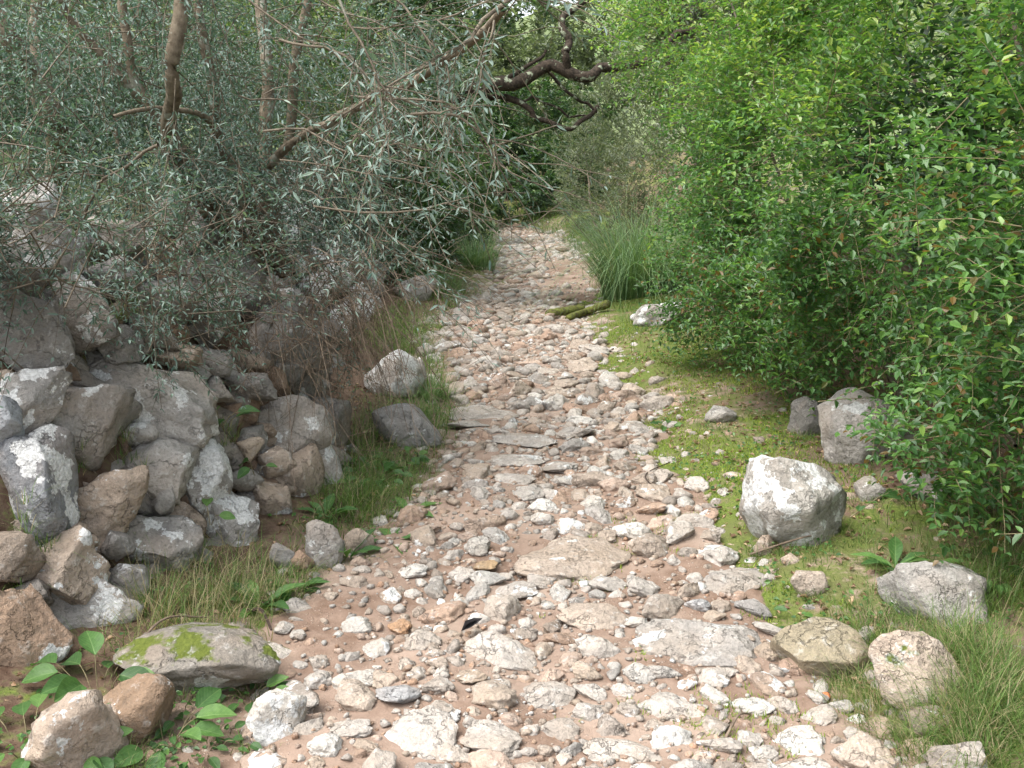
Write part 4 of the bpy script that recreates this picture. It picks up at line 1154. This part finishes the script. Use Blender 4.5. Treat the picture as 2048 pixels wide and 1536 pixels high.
# small-leaved weeds creeping over both banks
nw = 9000
wy = 2.3 + rng.random(nw) ** 1.3 * 9
wx_ = np.where(rng.random(nw) < .62, path_c(wy) + path_w(wy) + rng.uniform(-.05, 1.3, nw), path_c(wy) - path_w(wy) - rng.uniform(-.03, .6, nw))
k2 = (noise2(wx_, wy, 2.0, 161) + .5 * noise2(wx_, wy, 8, 162) > .12) & (edge(wx_, wy) < .03) & (wx_ > wall_x(wy) - .1)
wx_, wy = wx_[k2], wy[k2]; n_ = len(wx_)
LL = rng.uniform(.010, .024, n_)
V, F = leaf_geo(np.stack([wx_, wy, H(wx_, wy) + rng.uniform(.004, .035, n_)], 1), np.stack([rng.normal(size=n_), rng.normal(size=n_), rng.normal(0, .25, n_)], 1), norm(rng.normal(0, .35, (n_, 3)) + np.array([0, -.2, 1])), LL, LL * .75, .1, .1)
link('creeping_weeds', mesh_np('creeping_weeds', V, [F], [M_HRB], False, {'tint': np.repeat(rng.random(n_), 6)}), None, 'tiny-leaved green weeds creeping over both banks', 'weeds', kind='stuff')

# tussocks
def tussock(px, py, n, spread, h, droop, label, seed, w=.003, lean_az=None):
    r = np.random.default_rng(seed)
    p, t = gpt(px, py)
    root = link('grass_tussock', None, None, label, 'tussock', 'tall grass tussocks', loc=(p[0], p[1], p[2]))
    V, tint = tuft(p[0], p[1], n, spread, h, droop, r, .1, w, 7)
    blade_obj('blades', [(V, tint)], M_TUS, root, root=root)
tussock(1270, 590, 950, .34, 1.85, .95, 'tall drooping grass tussock between the path and the glossy bush', 1, .0042)
tussock(1330, 585, 500, .28, 1.7, .9, 'second drooping tussock set back under the glossy bush', 2, .004)
tussock(955, 535, 420, .25, .75, .55, 'dense green tussock at the foot of the dark shrub', 3, .0045)
tussock(880, 585, 300, .22, .5, .7, 'low arching tussock with straw blades on the left verge', 4, .004)
tussock(858, 800, 160, .05, .30, .75, 'small arching tussock beside the lichen-white boulder', 5, .0016)

# ------------------------------------------------------------------ broad-leaved herbs, each leaf a part
def broad_leaf(name, mat, ratio, p0, curl, wave):
    n = 9; t = np.linspace(0, 1, n); wv = np.sin(math.pi * t ** p0) ** .85; wv[0] = .04; wv[-1] = 0.0
    u = np.array([-1, -.5, 0, .5, 1])
    V = np.empty((n, 5, 3))
    V[..., 0] = t[:, None]
    V[..., 1] = wv[:, None] * u[None] * ratio * .5
    V[..., 2] = -curl * t[:, None] ** 2 + .22 * ratio * wv[:, None] * np.abs(u)[None] ** 1.3 + wave * np.sin(t * 13)[:, None] * np.abs(u)[None]
    i = np.arange(n * 5).reshape(n, 5)
    F = np.stack([i[:-1, :-1], i[:-1, 1:], i[1:, 1:], i[1:, :-1]], -1).reshape(-1, 4)
    return mesh_np(name, V.reshape(-1, 3), [F], [mat], True)
LEAF_OV = broad_leaf('broad_leaf', M_HRB1, .6, .85, .22, .012)
LEAF_LN = broad_leaf('long_leaf', M_HRB1, .32, 1.25, .38, .02)
def herb(px, py, n, Lpx, label, seed, kind='ov', rise=.5, spread=.02, onwall=False, stalk=.6):
    r = np.random.default_rng(seed)
    p, t = (wallpt(px, py) if onwall else gpt(px, min(py, 1530)))
    p = np.array(p)
    if onwall: p = p - norm(ray(px, py)) * .06
    root = link('broad_leaved_herb', None, None, label, 'herb', 'broad-leaved herbs', loc=tuple(p))
    L0 = Lpx * t / FPX * .86
    lines = []
    for j in range(n):
        az = j * 2.4 + r.uniform(-.4, .4)
        e = r.uniform(.15, 1.0) * rise * 1.6
        d = norm(np.array([math.cos(az), math.sin(az), e]))
        L = L0 * r.uniform(.7, 1.15)
        b0 = p + np.array([math.cos(az), math.sin(az), 0]) * spread * r.uniform(.2, 1)
        if kind == 'ov':
            b1 = b0 + d * L * stalk * r.uniform(.6, 1.6) + np.array([0, 0, L * .3])
            lines.append(spline(np.array([b0 - np.array([0, 0, .01]), (b0 + b1) / 2 + np.array([0, 0, .01]), b1]), 5))
            d2 = norm(d * np.array([1, 1, .2]) + r.normal(0, .2, 3))
            place_leaf(LEAF_OV, root, b1, d2, norm(np.array([-.15 * d2[0], -.35, 1.0]) + r.normal(0, .25, 3)), L)
        else:
            place_leaf(LEAF_LN, root, b0, d, norm(np.array([-math.cos(az) * .6, -math.sin(az) * .6, 1.0])), L * 1.3)
    for P in lines:
        V, F = tubes(P[None], np.full((1, len(P)), .0016), 4)
        link('stalk', mesh_np('stalk', local(V, root), [F], [M_GTWIG], True), root)
herb(195, 1390, 12, 84, 'broad-leaved herb with large oval leaves beside the brown wall block', 1, spread=.07, rise=.7)
herb(60, 1500, 10, 74, 'oval-leaved herb in the dark gap at the bottom left corner', 2, spread=.08)
herb(150, 1535, 7, 66, 'oval-leaved herb growing over the tan block', 3, spread=.06)
herb(330, 1490, 9, 80, 'large oval-leaved herb right of the red-brown block', 4, spread=.06)
herb(400, 1500, 26, 36, 'dense mat of small round leaves below the mossy slab', 5, spread=.11, rise=.3)
herb(360, 1440, 22, 34, 'mat of small leaves between the mossy slab and red-brown block', 6, spread=.09, rise=.3)
herb(505, 1400, 12, 52, 'leafy rosette at the right end of the mossy slab', 7, spread=.03, rise=.45)
herb(590, 1180, 8, 70, 'long-leaved rosette on bare earth below the small rocks', 8, 'ln', .5)
herb(520, 1215, 9, 70, 'long-leaved rosette beneath the lichened wall stone', 9, 'ln', .6)
herb(695, 1115, 8, 66, 'bright long-leaved rosette in front of the upright grey rock', 10, 'ln', .8)
herb(785, 1085, 12, 74, 'spreading long-leaved rosette at the left edge of the path', 11, 'ln', .35)
herb(650, 1035, 12, 60, 'leafy herb below the last tan wall stones', 12, 'ln', .6)
herb(815, 1030, 7, 56, 'narrow-leaved rosette above the spreading one by the path', 13, 'ln', .5)
herb(440, 850, 2, 50, 'two-leaved sprout on the wall above the lichened stone', 14, spread=.01, onwall=True)
herb(450, 858, 3, 46, 'sprout with oval leaves in the wall beside another', 15, spread=.02, onwall=True)
herb(512, 945, 3, 36, 'small sprout between the pinkish wall stones', 16, spread=.02, onwall=True)
herb(420, 1045, 2, 40, 'single oval leaf in the joint beside the white-blotched stone', 17, spread=.01, onwall=True)
herb(1790, 1135, 9, 70, 'long-leaved rosette on the moss right of the lichened boulder', 18, 'ln', .6)
herb(1595, 1245, 3, 34, 'tiny seedling at the top of the olive brown slab', 19, spread=.01)
herb(1960, 1150, 30, 36, 'round-leaved herb patch above the peaked boulder', 20, spread=.14, rise=.7)
herb(1835, 1015, 8, 46, 'oval-leaved herb under the bush beside the long low stone', 21, spread=.05)
herb(1330, 860, 7, 24, 'tiny leafy weed on the right edge of the stones', 22, spread=.03)
herb(740, 960, 30, 30, 'nettle-like leafy clump below the dark leaning slab', 23, spread=.14, rise=.7)
herb(800, 930, 26, 28, 'leafy clump at the foot of the dark leaning slab', 24, spread=.10, rise=.7)
herb(1550, 730, 14, 22, 'low leafy weed on the bank below the bush', 25, spread=.1, rise=.5)
herb(955, 665, 6, 16, 'little green weed among the stones mid path', 26, spread=.03, rise=.5)

# ------------------------------------------------------------------ logs and small odd things
def log(pts, r0, r1, label, seed):
    P = spline(np.array(pts), 22)
    root_l = P[0]
    V, F = tubes(P[None], (np.linspace(r0, r1, 22) * (1 + .08 * vnoise(P * 9, seed)))[None], 14)
    V = V + .007 * fbm(V * 30, 3, seed)[:, None] * norm(V - np.repeat(P, 14, 0))
    n0 = len(V); V = np.vstack([V, P[0], P[-1]])
    caps = [np.array([[n0, (j + 1) % 14, j] for j in range(14)]), np.array([[n0 + 1, n0 - 14 + j, n0 - 14 + (j + 1) % 14] for j in range(14)])]
    me = mesh_np('mossy_log', V - root_l, [F] + caps, [M_LOG], True)
    link('mossy_log', me, None, label, 'log', 'mossy logs across the path edge', loc=tuple(root_l))
def gz(px, py, up): p, t = gpt(px, py); return p + np.array([0, 0, up])
log([gz(1098, 640, .05), gz(1130, 637, .07), gz(1165, 632, .07)], .055, .045, 'short thick moss-covered log at the right edge of the path', 3)
log([gz(1135, 645, .04), gz(1175, 634, .06), gz(1215, 624, .08)], .032, .04, 'long thin moss-covered log ending at a pale stone', 4)

M_BLACK = plain_mat('dark_dead_leaf', (.012, .011, .011), (.04, .035, .035), 60, .6)
M_TILE = plain_mat('orange_tile', (.5, .15, .06), (.6, .22, .1), 40, .8)
M_STICK = plain_mat('dark_stick', (.03, .022, .018), (.09, .065, .05), 60, .9)
p, t = gpt(940, 1290)
V, F = leaf_geo(np.array([[0, 0, 0], [0.004, .002, .006]]), np.array([[1., .5, .35], [1., .55, .2]]), np.array([[0, -.5, 1.], [0, .3, 1.]]), np.array([.085, .07]), np.array([.034, .03]), .25, -.1)
o = link('dead_leaf', mesh_np('dead_leaf', V, [F], [M_BLACK]), None, 'curled black dead leaf lying on a pale slab in the path', 'dead leaf', loc=(p[0] - .03, p[1], p[2] + .05))
p, t = gpt(1652, 1398)
o = link('tile_shard', rock_mesh('tile_shard', 71, 3, M_TILE, cuts=9, rough=.06), None, 'small orange tile shard on bare earth near the slab', 'tile shard')
o.matrix_world = Matrix.Translation((p[0], p[1], p[2] + .012)) @ Matrix.Rotation(.5, 4, 'Z') @ Matrix.Diagonal((.036, .03, .018, 1))
def stick(pxs, r, label, mat, up=.015):
    P = spline(np.array([gz(a, c, up + (.03 if i % 2 else 0)) for i, (a, c) in enumerate(pxs)]), 14)
    V, F = tubes(P[None], np.linspace(r, r * .5, 14)[None], 6)
    link('stick', mesh_np('stick', V - P[0], [F], [mat], True), None, label, 'stick', loc=tuple(P[0]))
stick([(497, 1228), (525, 1245), (543, 1268)], .008, 'short dark curved stick below the long-leaved rosette', M_STICK)
stick([(255, 1350), (330, 1285), (415, 1262)], .005, 'pale forked twig lying behind the mossy slab', M_DEAD, .05)
stick([(1330, 1005), (1290, 975), (1340, 935)], .004, 'thin bent twig among the stones right of centre', M_STICK, .03)
stick([(1450, 1490), (1475, 1462), (1500, 1440)], .005, 'short pale twig beside a white path stone', M_DEAD, .02)
stick([(1500, 1118), (1600, 1100), (1660, 1075)], .005, 'long thin twig at the foot of the lichened boulder', M_DEAD, .02)
